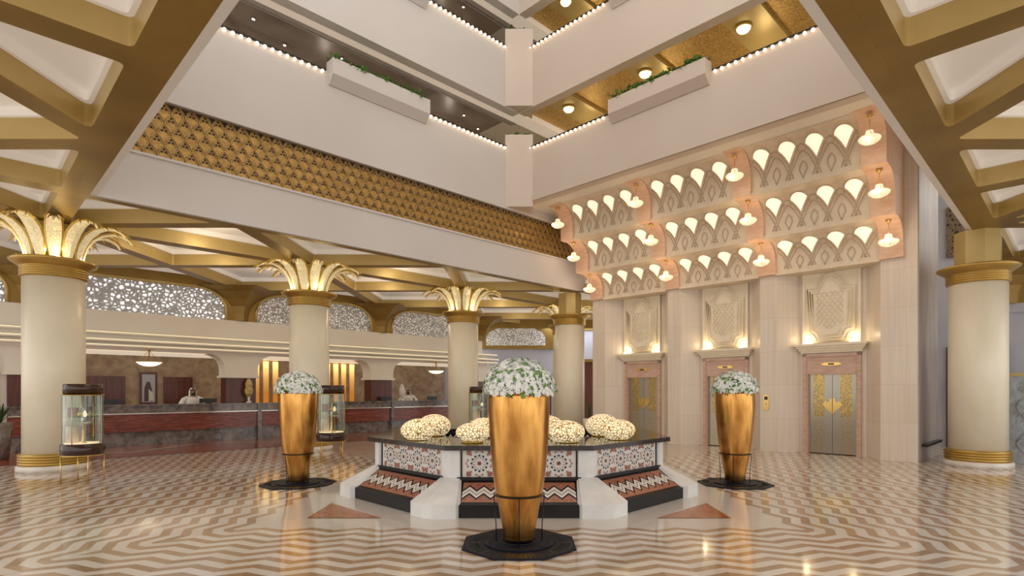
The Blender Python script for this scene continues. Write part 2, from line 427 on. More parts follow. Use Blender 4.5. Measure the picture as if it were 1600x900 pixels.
tri_(left, [(0, 5), (1, 6), (0, 7), (-1, 6)]); tri_(right, [(5, 0), (7, 0), (6, -1)]); both([(-1, 6), (0, 7), (-2, 7)])
for ci in (-2,):
    for cj in (0, 2, 4): both([(ci-1, cj), (ci, cj+1), (ci+1, cj), (ci, cj-1)])
# arcade behind the left face
tri_(arc, [(0, 4), (1, 4), (0, 5)])
for ci in (2, 4): tri_(arc, [(ci-1, 4), (ci+1, 4), (ci, 5)])
for ci in (1, 3, 5): tri_(arc, [(ci-1, 5), (ci+1, 5), (ci, 4)]); tri_(arc, [(ci-1, 5), (ci+1, 5), (ci, 6)])
for ci in (7, 9): tri_(arc, [(ci-1, 5), (ci, 4), (ci+1, 5), (ci, 6)])
for ci in (6, 8): tri_(arc, [(ci-1, 4), (ci, 3), (ci+1, 4), (ci, 5)])
for ci in (2, 4, 6, 8): tri_(arc, [(ci-1, 6), (ci, 5), (ci+1, 6), (ci, 7)])
for ci in (1, 3, 5, 7, 9): tri_(arc, [(ci-1, 7), (ci+1, 7), (ci, 6)])
for ci in (7, 9): tri_(arc, [(ci-1, 7), (ci+1, 7), (ci, 8)])
tri_(arc, [(7, 8), (8, 7), (9, 8), (8, 9)])
for nm, mb in (('ceiling', left), ('ceiling.001', right), ('ceiling.002', arc)):
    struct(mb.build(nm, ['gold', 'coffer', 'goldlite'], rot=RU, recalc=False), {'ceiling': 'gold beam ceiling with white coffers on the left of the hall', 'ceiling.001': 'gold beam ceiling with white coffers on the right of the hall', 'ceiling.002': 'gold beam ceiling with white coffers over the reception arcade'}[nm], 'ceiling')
# filler gold edge strips round the opening and the white lip
mb = MB()
mb.box(g(0), UM, UM, g(4), ZS-.002, ZS+.1); mb.box(g(0)+.01, g(5)+.5, g(0), UM, ZS-.003, ZS+.1)
mb.box(UM+.01, g(5)+.9, VA+.10, g(4), ZS-.006, ZS+.1)
mb.box(g(0), UM, VA, g(4), ZS-.004, ZS+.1)
mb.box(g(4), g(5)+.95, g(4)-.0, g(4)+.05, ZS-.001, ZS+.1)
struct(mb.build('trim_7', 'gold', rot=RU), 'gold beam round the edge of the atrium opening', 'beam')
LIP = .12
mb = MB()
mb.add([(UM, UM, ZS), (UM+LIP, UM+LIP, ZS+.03), (UM+LIP, VA, ZS+.03), (UM, VA, ZS)], [(0, 1, 2, 3)])
mb.add([(UM, UM, ZS), (UM+LIP, UM+LIP, ZS+.03), (18, UM+LIP, ZS+.03), (18, UM, ZS)], [(3, 2, 1, 0)])
mb.box(UM-.25, UM+LIP, UM-.2, VA, ZS+.03, 9.3); mb.box(UM, 16.6, UM-.2, UM+LIP, ZS+.03, 9.3)
struct(mb.build('wall_near', 'lip', rot=RU), 'white fascia on the near edges of the atrium opening', 'wall')

# ------------------------------------------------------------------ atrium galleries
UE = 16.2
mb = MB()
mb.box(UM, UE, VA, VA+.10, ZS, ZL0); mb.box(UM, UE, VA+.10, VA+.3, ZS+.4, ZL0); mb.box(UM, UE, VA-.03, VA+.02, ZL0-.03, ZL0+.02); mb.box(UM, UE, VA+.18, VA+.3, ZL0, ZL1)
mb.box(UM, VA, VA, VA+.3, ZL1, 9.3); mb.box(UM, UE, VA-.04, VA+.02, ZL1-.02, ZL1+.05)
mb.box(VA, UE, VA, VA+.3, ZL1, 7.7)
for zb, zt in ((10.53, 12.43), (13.69, 15.6)):
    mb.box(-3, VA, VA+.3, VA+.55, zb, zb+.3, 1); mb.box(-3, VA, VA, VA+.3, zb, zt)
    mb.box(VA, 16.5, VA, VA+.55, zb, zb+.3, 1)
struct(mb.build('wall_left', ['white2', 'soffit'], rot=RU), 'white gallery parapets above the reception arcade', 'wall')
mb = MB()
mb.box(VA, VA+.3, UM-4, VA, 7.6, 9.3); mb.box(VA-.03, VA+.02, UM-4, VA, 7.6, 7.74)
for zb, zt in ((10.53, 12.43), (13.69, 15.6)):
    mb.box(VA, VA+.3, -3, VA, zb, zt)
    mb.add([(VA+.3, -3, zb), (VA+.5, -3, zb+.15), (VA+.5, VA, zb+.15), (VA+.3, VA, zb)], [(0, 1, 2, 3)])
struct(mb.build('wall_right', 'white', rot=RU), 'white gallery parapets above the elevators', 'wall')
mb = MB()   # gallery floors, back walls, left brown ceilings
for k2, z in enumerate((8.35, 11.5)):
    mb.box(-3, 17, VA+.3, 16.3, z, z+.12); mb.box(VA+.3, 17, -3, VA+.3, z, z+.12)
mb.box(-3, 17, 16.2, 16.4, 8.2, 16.2); mb.box(16.9, 17.1, -3, 16.3, 7.6, 16.2)
struct(mb.build('wall_gallery', 'cream', rot=RU), 'cream back walls and floors of the upper galleries', 'wall')
mb = MB()
for z in (10.72, 13.9):
    mb.box(-3, 13.0, VA+.55, 16.3, z, z+.08, 0); mb.box(-3, 13.3, VA+.55, VA+.85, z-.10, z+.01, 1); mb.box(-3, 13.3, VA+.95, VA+1.0, z-.05, z+.01, 1)
struct(mb.build('ceiling.003', ['browngloss', 'greytrim'], rot=RU), 'glossy brown gallery ceiling on the left', 'ceiling')
mb = MB()
for z in (10.66, 13.82):
    mb.box(VA+.3, 16.9, -3, 13.2, z+.05, z+.1, 0)
    for vc in (11.45, 8.62, 5.79, 2.96):
        mb.box(VA+.3, 16.9, vc-.42, vc+.42, z, z+.06, 1)
        mb.box(VA+.3, 16.9, vc-.55, vc-.42, z-.05, z+.05, 1)
struct(mb.build('ceiling.004', ['goldtex', 'goldlite'], rot=RU), 'gold leaf gallery ceiling with smooth cross bands on the right', 'ceiling')
struct(MB().box(VA+.02, 21.5, UM, VA, 7.665, 7.72).build('ceiling.005', 'cream', rot=RU), 'cream soffit over the elevator recess', 'ceiling')
mb = MB()   # corner pilasters
for zb, zt in ((7.42, 9.66), (10.56, 12.95)): mb.box(-.43, .43, 17.52, 18.4, zb, zt)
struct(mb.build('trim_8', 'white'), 'square white pilasters at the far corner of the atrium', 'pilaster')
# planter boxes with trailing greenery
def greenery(name, L, w, loc, rot, parent, n=60):
    mb = MB()
    for _ in range(n):
        x = random.uniform(-L/2, L/2); y = random.uniform(-w/2, w/2); h = random.uniform(.03, .15)
        for q in range(4):
            a = random.uniform(0, 2*pi); l = random.uniform(.06, .17); e = random.uniform(-.3, .8)
            d = Vector((cos(a), sin(a), e)); s_ = Vector((-sin(a), cos(a), 0))*l*.3; c = Vector((x, y, h))
            mb.poly([c, c+d*l*.5+s_, c+d*l, c+d*l*.5-s_])
    return mb.build(name, 'leaf', parent, loc, rot)
for sd in (0, 1):
    for z, uc in ((8.98, 7.68), (12.11, 7.68)):
        fl = 'first' if z < 10 else 'second'
        side = 'left' if sd == 0 else 'right'
        rot = RU if sd == 0 else RE
        loc = P(uc, VA-.06, z) if sd == 0 else P(VA-.06, uc, z)
        t = thing('planter_box', 'long white planter box on the %s %s gallery parapet' % (fl, side), 'planter', loc, rot, None)
        MB().prism([(-.16, .20), (.03, 0), (.12, 0), (.16, .06), (.16, .58), (.13, .58), (.13, .5), (-.13, .5), (-.13, .58), (-.16, .58)], -1.4, 1.4, plane='yz').build('box', 'white2' if sd == 0 else 'white', t)
        MB().box(-1.39, -1.36, -.13, .13, .2, .58).build('end_panel', 'white2' if sd == 0 else 'white', t); MB().box(1.36, 1.39, -.13, .13, .2, .58).build('end_panel', 'white2' if sd == 0 else 'white', t)
        gp = tag(greenery('trailing_plants', 2.6, .24, (loc[0], loc[1], z+.5), rot, None, 220), 'green trailing plants growing in the %s %s gallery planter box' % (fl, side), 'plants'); gp['kind'] = 'stuff'
for z, fl in ((9.66, 'first'), (12.95, 'second')):
    o = tag(greenery('trailing_plants', .7, .5, (0, 17.95, z-.03), 0, None, 60), 'small green plants on top of the %s floor corner pilaster' % fl, 'plants'); o['kind'] = 'stuff'
# string lights
bulb = MB(); bulb.ball((0, 0, 0), .038, 8, 6)
bme = None
def string(side, a, b, z, label):
    global bme
    t = thing('string_light', label, 'string light', (P((a+b)/2, VA-.02, z) if side == 'left' else P(VA-.02, (a+b)/2, z)), RU if side == 'left' else RE)
    s_ = -1 if side == 'left' else -1
    L = (b-a)/2
    MB().box(-L, L, -.02, .06, .03, .06).build('rail', 'iron', t)
    n = int((b-a)/.165)
    for i in range(n):
        x = -L + .08 + i*.165
        if bme is None:
            o = bulb.build('bulb', 'bulb', t); bme = o.data
        else:
            o = bpy.data.objects.new('bulb', bme); COL.objects.link(o); o.parent = t
        o.location = (x, -.03, -.02)
string('left', 1.9, 6.2, 9.25, 'string of warm bulbs under the first left gallery rail, left of the planter box')
string('left', 9.15, 12.25, 9.25, 'string of warm bulbs under the first left gallery rail, between planter box and corner pilaster')
string('right', 9.15, 12.25, 9.25, 'string of warm bulbs under the first right gallery rail, between corner pilaster and planter box')
string('right', 2.0, 6.2, 9.25, 'string of warm bulbs under the first right gallery rail, right of the planter box')
string('left', 9.15, 12.25, 12.38, 'string of warm bulbs under the upper left gallery rail beside the corner pilaster')
string('right', 9.15, 12.25, 12.38, 'string of warm bulbs under the upper right gallery rail beside the corner pilaster')
# dome lamps & spots
dl = None
for u, v, z, lb in ((13.72, 11.5, 10.66, 'glowing dome ceiling lamp in the first right gallery, nearest the corner pilaster'), (13.72, 8.7, 10.66, 'glowing dome ceiling lamp in the first right gallery, above the planter box'),
                    (13.72, 5.9, 10.66, 'glowing dome ceiling lamp in the first right gallery, farthest to the right'), (13.4, 11.35, 13.82, 'glowing dome ceiling lamp in the second right gallery')):
    if dl is None:
        dl = thing('dome_lamp', lb, 'ceiling lamp', P(u, v, z), 0, 'dome lamps in the gallery ceilings')
        MB().lathe([(.21, .0), (.21, -.03), (.17, -.045)], 24).build('rim', 'goldring', dl)
        MB().lathe([(.165, -.03), (.16, -.07), (.12, -.12), (.06, -.15), (.001, -.16)], 24, caps=False).build('glass_dome', 'dome', dl)
    else: dup(dl, P(u, v, z), 0, lb, 'dome lamps in the gallery ceilings')
for i, (u, v, z) in enumerate(((5.1, 14.2, 10.71), (6.06, 14.7, 10.71), (7.4, 14.2, 10.71), (11.75, 14.3, 10.71), (12.7, 14.7, 10.71), (11.4, 13.9, 13.89))):
    lb = ['leftmost small spotlight in the brown gallery ceiling', 'second small spotlight from the left in the brown gallery ceiling', 'small spotlight in the brown gallery ceiling beside the left planter box end',
          'small spotlight in the brown gallery ceiling above the right end of the left string lights', 'small spotlight in the brown gallery ceiling nearest the corner pilaster', 'single small spotlight in the upper left gallery ceiling'][i]
    t = thing('spotlight', lb, 'spotlight', P(u, v, z), 0, 'small gallery spotlights')
    MB().lathe([(.05, 0), (.05, -.02), (.035, -.02)], 12).build('rim', 'steel', t)
    MB().lathe([(.034, -.018), (.02, -.03), (.001, -.034)], 12, caps=False).build('lens', 'spot', t)
# gold lattice band
mb = MB()
mb.box(UM+LIP+.02, UE, VA+.10, VA+.16, ZL0+.02, ZL1-.02, 0)
du = .245; rows = 5; dz = (ZL1-ZL0-.08)/rows
y_ = VA+.10
i = 0; u = UM+.2
while u < UE-.2:
    for r_ in range(rows):
        uu = u + (du/2 if r_ % 2 else 0); zc = ZL0+.1+r_*dz
        # pointed arch scale rib
        pts = []
        for q in range(9):
            w = q/8
            if w <= .5: a = w*2; pts.append((uu-du/2*(1-a**2.0), y_-.012, zc+dz*.98*a-.01))
            else: a = (1-w)*2; pts.append((uu+du/2*(1-a**2.0), y_-.012, zc+dz*.98*a-.01))
        mb.tube(pts, .011, 4, 2)
        mb.tube([(uu+(x_-uu)*.66, yy_, zc+(z_-zc)*.74+.01) for x_, yy_, z_ in pts], .006, 4, 2)
        for ang in (pi/2, pi/2+2.1, pi/2-2.1):
            c = Vector((uu+cos(ang)*.034, y_-.006, zc+.085+sin(ang)*.038)); d = Vector((cos(ang), 0, sin(ang))); n_ = Vector((-sin(ang), 0, cos(ang)))
            mb.poly([c-d*.030, c+n_*.024, c+d*.036, c-n_*.024], 1)
        if r_ == rows-1:
            mb.poly([(uu+du*.5, y_-.005, zc+.06), (uu+du*.78, y_-.005, ZL1-.03), (uu+du*.22, y_-.005, ZL1-.03)], 1)
        if r_ == 0:
            mb.poly([(uu-du*.3+du/2, y_-.005, ZL0+.03), (uu+du*.3+du/2, y_-.005, ZL0+.03), (uu+du/2, y_-.005, ZL0+.085)], 1)
    u += du
struct(mb.build('trim_9', ['goldlat', 'dark', 'latrib'], rot=RU), 'gold pierced fish-scale lattice band in the left atrium face', 'lattice band')

# ------------------------------------------------------------------ columns
def column_core(t):
    MB().lathe([(.64, 0), (.64, .10), (.61, .13)], 40).build('plinth', 'plinth', t)
    prof = [(.60, .13)]
    for i in range(4): z = .15+i*.055; prof += [(.60, z), (.615, z+.02), (.60, z+.042), (.585, z+.046), (.585, z+.052)]
    prof += [(.56, .38)]
    MB().lathe(prof, 40).build('base_band', 'goldring', t)
    MB().lathe([(.54, .36), (.54, 4.10)], 48).build('shaft', 'shaft', t)
    prof = [(.545, 4.08)]
    for i in range(4): z = 4.10+i*.05; prof += [(.575, z), (.59, z+.018), (.575, z+.036), (.56, z+.04)]
    prof += [(.60, 4.31), (.68, 4.37), (.74, 4.41), (.76, 4.45), (.72, 4.47), (.40, 4.47)]
    MB().lathe(prof, 40).build('collar', 'goldring', t)
def frond(ang):
    mb = MB()
    key = [(.46, 4.46, .085), (.50, 4.65, .125), (.56, 4.84, .155), (.67, 5.02, .165), (.83, 5.15, .155), (1.02, 5.215, .13), (1.20, 5.20, .09), (1.33, 5.13, .045), (1.40, 5.05, .012)]
    n = len(key); ca, sa = cos(ang), sin(ang)
    vs = []; fs = []; 
    for i, (r, z, w) in enumerate(key):
        r0, z0 = key[max(i-1, 0)][:2]; r1, z1 = key[min(i+1, n-1)][:2]
        d = Vector((r1-r0, z1-z0)).normalized(); nr, nz = -d.y, d.x     # normal toward inside/up
        for s_, off in ((-1, .03), (-.78, .0), (0, -.03), (.78, .0), (1, .03)):
            rr = r + nr*off; zz = z + nz*off; y = s_*w
            vs.append((rr*ca - y*sa, rr*sa + y*ca, zz))
    for i in range(n-1):
        for j in range(4):
            fs.append(((i*5+j, i*5+j+1, (i+1)*5+j+1, (i+1)*5+j), 1 if j in (0, 3) else 0))
    for f, mi in fs: mb.add([vs[q] for q in f], [(0, 1, 2, 3)], mi, True)
    # leaflet fingers near the tip
    for s_ in (-1, 1):
        for kx, (r, z, w) in enumerate(key[5:8]):
            p0 = Vector((r, s_*w*.9, z)); pth = []
            for q in range(5):
                a = q/4; pth.append((p0.x+.13*a, p0.y+s_*.05*a, p0.z-.10*a*a+.01))
            mb.tube([(x*ca-y*sa, x*sa+y*ca, z2) for x, y, z2 in pth], [.016, .018, .016, .012, .005], 5, 1)
    return mb
def palm_column(u, v, label, ph=0):
    t = thing('palm_column', label, 'column', P(u, v), 0, 'round cream columns with golden palm capitals')
    column_core(t)
    MB().lathe([(.36, 4.47), (.34, 4.9), (.42, 5.24)], 8, sm=False).build('core', 'goldlite', t)
    for k2 in range(12):
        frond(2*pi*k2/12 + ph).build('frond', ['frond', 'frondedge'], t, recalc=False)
    return t
pc = palm_column(g(0), g(5), 'cream column with golden palm capital nearest the left, beside a glass display case', -radians(51))
for i, lb in ((2, 'cream column with golden palm capital behind the left bronze vase'), (4, 'cream column with golden palm capital right of the second clerk, behind the fountain'), (6, 'farthest golden palm column, mostly hidden by a plain column')):
    c = dup(pc, P(g(i), g(5)), radians((0, 25, 37, 45)[i//2]), lb)
def plain_column(u, v, label):
    t = thing('column', label, 'column', P(u, v), 0, 'round cream columns with square gold heads')
    column_core(t)
    MB().lathe([(.44, 4.47), (.44, ZS+.01)], 8, sm=False, a0=pi/8).build('gold_head', 'goldlite', t)
plain_column(16.3, 1.67, 'plain cream column with gold collar at the right, beside the elevator wall')
plain_column(16.05, 13.4, 'plain cream column with gold collar left of the elevator wall')

# ------------------------------------------------------------------ reception arcade wall (v = 21.2)
VW = 21.2
def arch_poly(x0, x1, z0, z1, r):
    pts = [(x0, z0), (x1, z0)]
    for k2 in range(9):
        a = k2/8*pi/2; pts.append((x1-r+r*cos(a), z1-r*.75+r*.75*sin(a)))
    for k2 in range(9):
        a = pi/2+k2/8*pi/2; pts.append((x0+r+r*cos(a), z1-r*.75+r*.75*sin(a)))
    return pts
def bays(rng, frame, tagname, kind):
    for i in rng:
        x0, x1 = g(i)+.5, g(i+2)-.5
        pts = arch_poly(x0, x1, 4.15, 5.2, .95)
        mb = MB(); mb.poly([(x, 0, z) for x, z in pts], 0)
        loc = P(0, VW-.05) if frame == 'l' else P(VW-.05, 0)
        if frame == 'l': o = mb.build('lattice_screen', 'jali' if i < 1 else 'jali2', loc=P(0, VW-.05), rot=RU)
        else:
            mb = MB(); mb.poly([(0, x, z) for x, z in pts], 0); o = mb.build('lattice_screen', 'jali2', loc=P(VW-.05, 0), rot=RU)
        tag(o, kind[i], 'lattice screen')
bays((-2, 0, 2, 4), 'l', '', {-2: 'pierced white lattice screen at the far left edge, left of the first palm column', 0: 'brightest arched white lattice screen, between the first and second palm columns', 2: 'arched white lattice screen partly behind the second palm column', 4: 'arched white lattice screen partly behind the third palm column'})
bays((-2,), 'r', '', {-2: 'arched grey lattice screen at the right edge behind the plain column'})
for nm, fr_, rng in (('wall_arcade', 'l', (-2, 0, 2, 4)), ('wall_side', 'r', (-2,))):
    mb = MB()
    # gold arched surround
    for i in rng:
        a, b = g(i), g(i+2)
        pts = arch_poly(a+.5, b-.5, 4.15, 5.2, .95)[1:]     # from lower right up round to left top
        # ring between arch and the outer rect, split in two
        rect = [(b, 4.15), (b, ZS+.4), (a, ZS+.4), (a, 4.15)]
        ap = pts + [(a+.5, 4.15)]
        n = len(ap)
        for k2 in range(n-1):
            p1, p2 = ap[k2], ap[k2+1]
            def outer(pnt, w):
                if w < .5: return (b, 4.15+(ZS+.25-4.15)*w*2) if w < .25 else (b-(b-a)*(w-.25)*1.0, ZS+.4)
                return (a, 4.15+(ZS+.25-4.15)*(1-w)*2) if w > .75 else (b-(b-a)*(w-.25)*1.0, ZS+.4)
            o1 = (b, p1[1]) if k2 < 4 else ((a, p1[1]) if k2 > n-5 else (p1[0], ZS+.45))
            o2 = (b, p2[1]) if k2+1 < 4 else ((a, p2[1]) if k2+1 > n-5 else (p2[0], ZS+.45))
            q = [(p1[0], VW-.12, p1[1]), (p2[0], VW-.12, p2[1]), (o2[0], VW-.12, o2[1]), (o1[0], VW-.12, o1[1])]
            if k2 == 3: q = [(p1[0], VW-.12, p1[1]), (p2[0], VW-.12, p2[1]), (p2[0], VW-.12, ZS+.45), (b, VW-.12, ZS+.45), (b, VW-.12, p1[1])]
            if k2 == n-5: q = [(p1[0], VW-.12, p1[1]), (p2[0], VW-.12, p2[1]), (a, VW-.12, p2[1]), (a, VW-.12, ZS+.45), (p1[0], VW-.12, ZS+.45)]
            if fr_ == 'r': q = [(y, x, z) for x, y, z in q]
            mb.poly(q, 0)
        path = [(x, VW-.12, z) for x, z in ap]
        if fr_ == 'r': path = [(y, x, z) for x, y, z in path]
        mb.tube(path, .05, 6, 1)
    lo, hi = g(rng[0]), g(rng[-1]+2)
    if fr_ == 'l':
        mb.box(lo, hi, VW, VW+.3, 2.95, 5.6, 2); mb.box(lo, hi, VW-.14, VW+.1, 3.52, 4.15, 2)
        for k2, (zz, dp) in enumerate(((3.47, .22), (3.24, .34), (3.08, .26))):
            mb.box(lo, hi+.8, VW-.14-dp, VW+.1, zz-.05, zz+.015, 2)
            mb.box(lo, hi+.8, VW-.15-dp, VW-.13-dp, zz-.005, zz+.022, 6)
        mb.box(lo, hi+.3, VW-.2, VW+.1, 2.95, 3.5, 2)
    else:
        mb.box(VW, VW+.3, lo, hi+3, 0, 5.6, 3); mb.box(VW-.12, VW+.1, lo, hi, 3.9, 4.15, 3)
        mb.box(VW, VW+.3, hi, hi+5, 5.6, 7.6, 3); mb.box(VW-.1, VW+.1, hi, hi+1.4, 0, 3.0, 4); mb.box(VW-.1, VW+.1, hi, hi+1.4, 5.7, 7.2, 5)
    struct(mb.build(nm, ['gold', 'goldlite', 'cream', 'bluegrey', 'dark', 'darklat', 'cove'], rot=RU), 'cream arcade wall with gold arches over reception' if fr_ == 'l' else 'grey side wall with gold arch at the far right', 'wall')
kk = 10
for fr_, ii in (('l', (0, 2, 4, 6)), ('r', (0,))):
    for i in ii:
        mb = MB()
        u, v = (g(i), VW-.12) if fr_ == 'l' else (VW-.12, g(i))
        prof = [(.20, 4.15), (.22, 4.4), (.30, 4.65), (.48, 4.9), (.80, 5.12), (1.25, ZS+.01)]
        vs = []; m = 8
        for r_, z in prof:
            for k2 in range(m+1):
                a = pi + pi*k2/m if fr_ == 'l' else pi/2 + pi*k2/m
                sq = r_ / max(abs(cos(a-pi/4)), abs(sin(a-pi/4)))*.8
                vs.append((u+sq*cos(a), v+sq*sin(a), z))
        fs = [(q*(m+1)+k2, q*(m+1)+k2+1, (q+1)*(m+1)+k2+1, (q+1)*(m+1)+k2) for q in range(len(prof)-1) for k2 in range(m)]
        mb.add(vs, fs, 0, False)
        struct(mb.build('trim_%d' % kk, 'gold', rot=RU), 'flared gold bracket joining the ceiling beams to the wall', 'bracket'); kk += 1
# reception piers, back wall, soffit
mb = MB()
for i in (0, 2, 4, 6):
    c = g(i)
    pts = [(c-.55, 2.2), (c+.55, 2.2), (c+.55, 2.45)]
    for q in range(6): a = q/5*pi/2; pts.append((c+.55+.5*(1-cos(a)), 2.45+.5*sin(a)))
    for q in range(6): a = (5-q)/5*pi/2; pts.append((c-.55-.5*(1-cos(a)), 2.45+.5*sin(a)))
    mb.prism(pts, VW-.15, VW+.5, 0, 'xz'); mb.box(c-.6, c+.6, VW-.2, VW+.55, 2.14, 2.22, 0)
    mb.box(c-.5, c+.5, VW-.1, VW+.45, 0, 2.14, 1)
struct(mb.build('wall_piers', ['cream', 'mahogany'], rot=RU), 'flared cream piers with mahogany lower panels along reception', 'wall')
mb = MB(); mb.box(0, 19, VW, 24.3, 2.95, 3.05, 0)
struct(mb.build('ceiling.006', pm('soffit with added glow', (.85, .78, .66), .6, emit=(1, .87, .68), es=.5), rot=RU), 'cream soffit over the reception desk area', 'ceiling')  # even glow added to the soffit to brighten the desk area
VB = 24.0
struct(MB().box(0, 19.2, VB, VB+.2, 0, 3.0).build('wall_back', 'brownmarble', rot=RU), 'mottled brown onyx wall behind reception', 'wall')
nd = 4
for a, b, nm in ((3.1, 4.24, 'mahogany double door at the left of the reception back wall'), (5.42, 6.37, 'mahogany door behind the first clerk')):
    t = struct(thing('door_%d' % nd, nm, 'door', P((a+b)/2, VB), RU)); nd += 1
    w = (b-a)/2
    MB().box(-w, w, -.06, 0, 0, 2.2).build('frame', 'mahogany', t)
    MB().box(-w+.1, -.01, -.09, -.05, 0, 2.1).box(.01, w-.1, -.09, -.05, 0, 2.1).build('door_leaf', 'mahogany', t)
    MB().box(-.06, -.04, -.13, -.09, .95, 1.15).box(.04, .06, -.13, -.09, .95, 1.15).build('handle', 'goldbright', t)
# lit gold niches
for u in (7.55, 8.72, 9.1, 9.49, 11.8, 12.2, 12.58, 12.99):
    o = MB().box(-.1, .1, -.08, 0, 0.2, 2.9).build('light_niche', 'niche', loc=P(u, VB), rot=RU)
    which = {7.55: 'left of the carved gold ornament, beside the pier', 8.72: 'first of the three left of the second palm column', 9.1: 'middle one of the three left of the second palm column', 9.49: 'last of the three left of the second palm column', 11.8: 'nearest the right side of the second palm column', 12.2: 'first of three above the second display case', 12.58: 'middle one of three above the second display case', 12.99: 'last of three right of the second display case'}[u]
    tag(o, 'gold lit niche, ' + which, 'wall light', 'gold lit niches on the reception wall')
# framed portrait
t = thing('framed_picture', 'framed picture of a robed figure on the brown reception wall', 'picture', P(4.94, VB-.02, 0), RU)
MB().box(-.27, .27, -.05, 0, 1.2, 2.36).build('frame', 'mahogany', t)
MB().box(-.2, .2, -.06, -.04, 1.27, 2.28).build('canvas', pm('hazy blue print', (.40, .42, .47), .5), t)
MB().prism([(-.14, 1.3), (.12, 1.3), (.1, 1.75), (.04, 2.0), (-.05, 2.02), (-.13, 1.8)], -.066, -.058, plane='xz').prism([(.0, 1.3), (.17, 1.35), (.13, 1.6), (.0, 1.75)], -.07, -.06, 1, 'xz').build('painted_figure', [pm('dark robe', (.10, .05, .05), .6), pm('white cloth print', (.6, .6, .6), .6)], t)
# reception counter
t = thing('reception_counter', 'long reception counter with wavy mahogany front and grey marble top', 'counter', P(0, 0), RU)
U0, U1 = 1.0, 16.2
MB().box(U0, U1, 20.75, 21.0, 0, .42).box(U0, U1, 20.68, 20.75, 0, .06).build('marble_plinth', 'greymarble', t)
MB().box(U0, U1, 20.68, 20.78, .42, .97).build('wood_front', 'wood', t)
MB().box(U0, U1, 20.62, 20.72, .965, .995).build('metal_strip', 'steel', t)
MB().box(U0, U1, 20.66, 20.80, .99, 1.24).box(U0, U1, 20.60, 21.0, 1.22, 1.26).build('marble_top', 'greymarble', t)
MB().box(7.55, 7.68, 20.60, 20.7, 0, 1.22).build('divider', 'greymarble', t); MB().box(13.0, 13.13, 20.60, 20.7, 0, 1.22).build('divider', 'greymarble', t)
# back of the hall
mb = MB()
mb.box(-4.5, 6, 30, 30.3, 0, 6.2, 0)
mb.prism([(-2.2, 3.9), (2.0, 3.9)] + [(2.0-.6+.6*cos(a*pi/12), 4.6+.5*sin(a*pi/12)) for a in range(7)] + [(-2.2+.6-.6*sin(a*pi/12), 4.6+.5*cos(a*pi/12)) for a in range(7)], 29.86, 30, 1, 'xz')
mb.box(-4.5, 6, 29.9, 30, 4.9, 5.7, 1)
mb.box(.7, 1.7, 29.9, 30, 0, 2.45, 2); mb.box(-3.2, -1.6, 29.9, 30, 0, 2.3, 3); mb.box(3.2, 5.5, 29.8, 30, 0, 3.2, 3); mb.box(3.0, 5.7, 29.7, 30, 3.2, 3.35, 1)
struct(mb.build('wall_far', ['bluegrey', 'gold', 'dark', 'mahogany']), 'blue-white far wall of the hall', 'wall')
mb = MB(); mb.poly([(x, 29.82, z) for x, z in [(-1.75, 4.08), (1.4, 4.08), (1.4, 4.5), (1.2, 4.8), (.8, 4.98), (-1.15, 4.98), (-1.55, 4.8), (-1.75, 4.5)]])
tag(mb.build('lattice_screen', 'jali2'), 'small arched lattice screen on the far blue-white wall above the centre vase', 'lattice screen')
# side passage beyond elevator block: decorative glass screen
t = thing('glass_screen', 'blue-grey glass screen with swirl pattern at the right edge', 'screen', P(17.4, .3), RU)
MB().box(-.03, .03, -1.6, 1.35, .02, 2.05).build('panel', 'swirl', t)
mb = MB()
for k2 in range(7):
    y0 = -1.35+k2*.4
    pth = [(-.05, y0+.13*sin(q*.9+k2), .1+q*.12) for q in range(16)]
    mb.tube(pth, .012, 5)
    for z in (.5, 1.1, 1.7): mb.tube([(-.05, y0+.1*cos(a*.55)*(1-a/16), z+.1*sin(a*.55)*(1-a/16)) for a in range(14)], .01, 5)
mb.build('swirls', 'greytrim', t)
MB().box(-.05, .05, -1.65, 1.4, 2.03, 2.1).box(-.05, .05, 1.34, 1.4, 0, 2.05).build('frame', 'goldlite', t)

# ------------------------------------------------------------------ elevator wall
BC = (4.69, 7.59, 10.485)
EP, ED = 15.9, 16.4
piers = ((2.72, 3.47), (5.91, 6.37), (8.81, 9.26), (11.71, 12.22))
tiers = ((15.85, 4.88, 5.72), (15.05, 5.72, 6.66), (14.25, 6.66, 7.66))     # u front, z bottom, z top
def cove(uf, zb, zt, fwd, n=6, extra=0):
    pts = [(uf, zb), (uf, zb+(zt-zb)*.42)]
    for q in range(1, n+1):
        a = q/n*pi/2
        pts.append((uf-fwd*(1-cos(a)), zb+(zt-zb)*(.42+.58*sin(a))))
    return pts
mb = MB(); mp = MB()
for k2, (a, b) in enumerate(piers):
    aa = 2.98 if k2 == 0 else a
    mb.box(EP, 17.5, aa, b, 0, 4.95, 0)
    if k2 == 0: mb.box(EP, 18.3, a, aa, 0, 7.6, 0); 
    for (uf, zb, zt) in tiers:
        ext = .09
        uu = uf-.08
        pf = cove(uu, zb-.02, zt+ .0, .62)
        prof = pf + [(17.0, zt), (17.0, zb-.02)]
        n = len(prof)
        a2, b2 = aa-.0, b
        for y in (a2, b2): mp.poly([(q[0], y, q[1]) for q in (prof if y == a2 else prof[::-1])], 0)
        for q in range(n): p1, p2 = prof[q], prof[(q+1) % n]; mp.poly([(p1[0], a2, p1[1]), (p2[0], a2, p2[1]), (p2[0], b2, p2[1]), (p1[0], b2, p1[1])], 0)
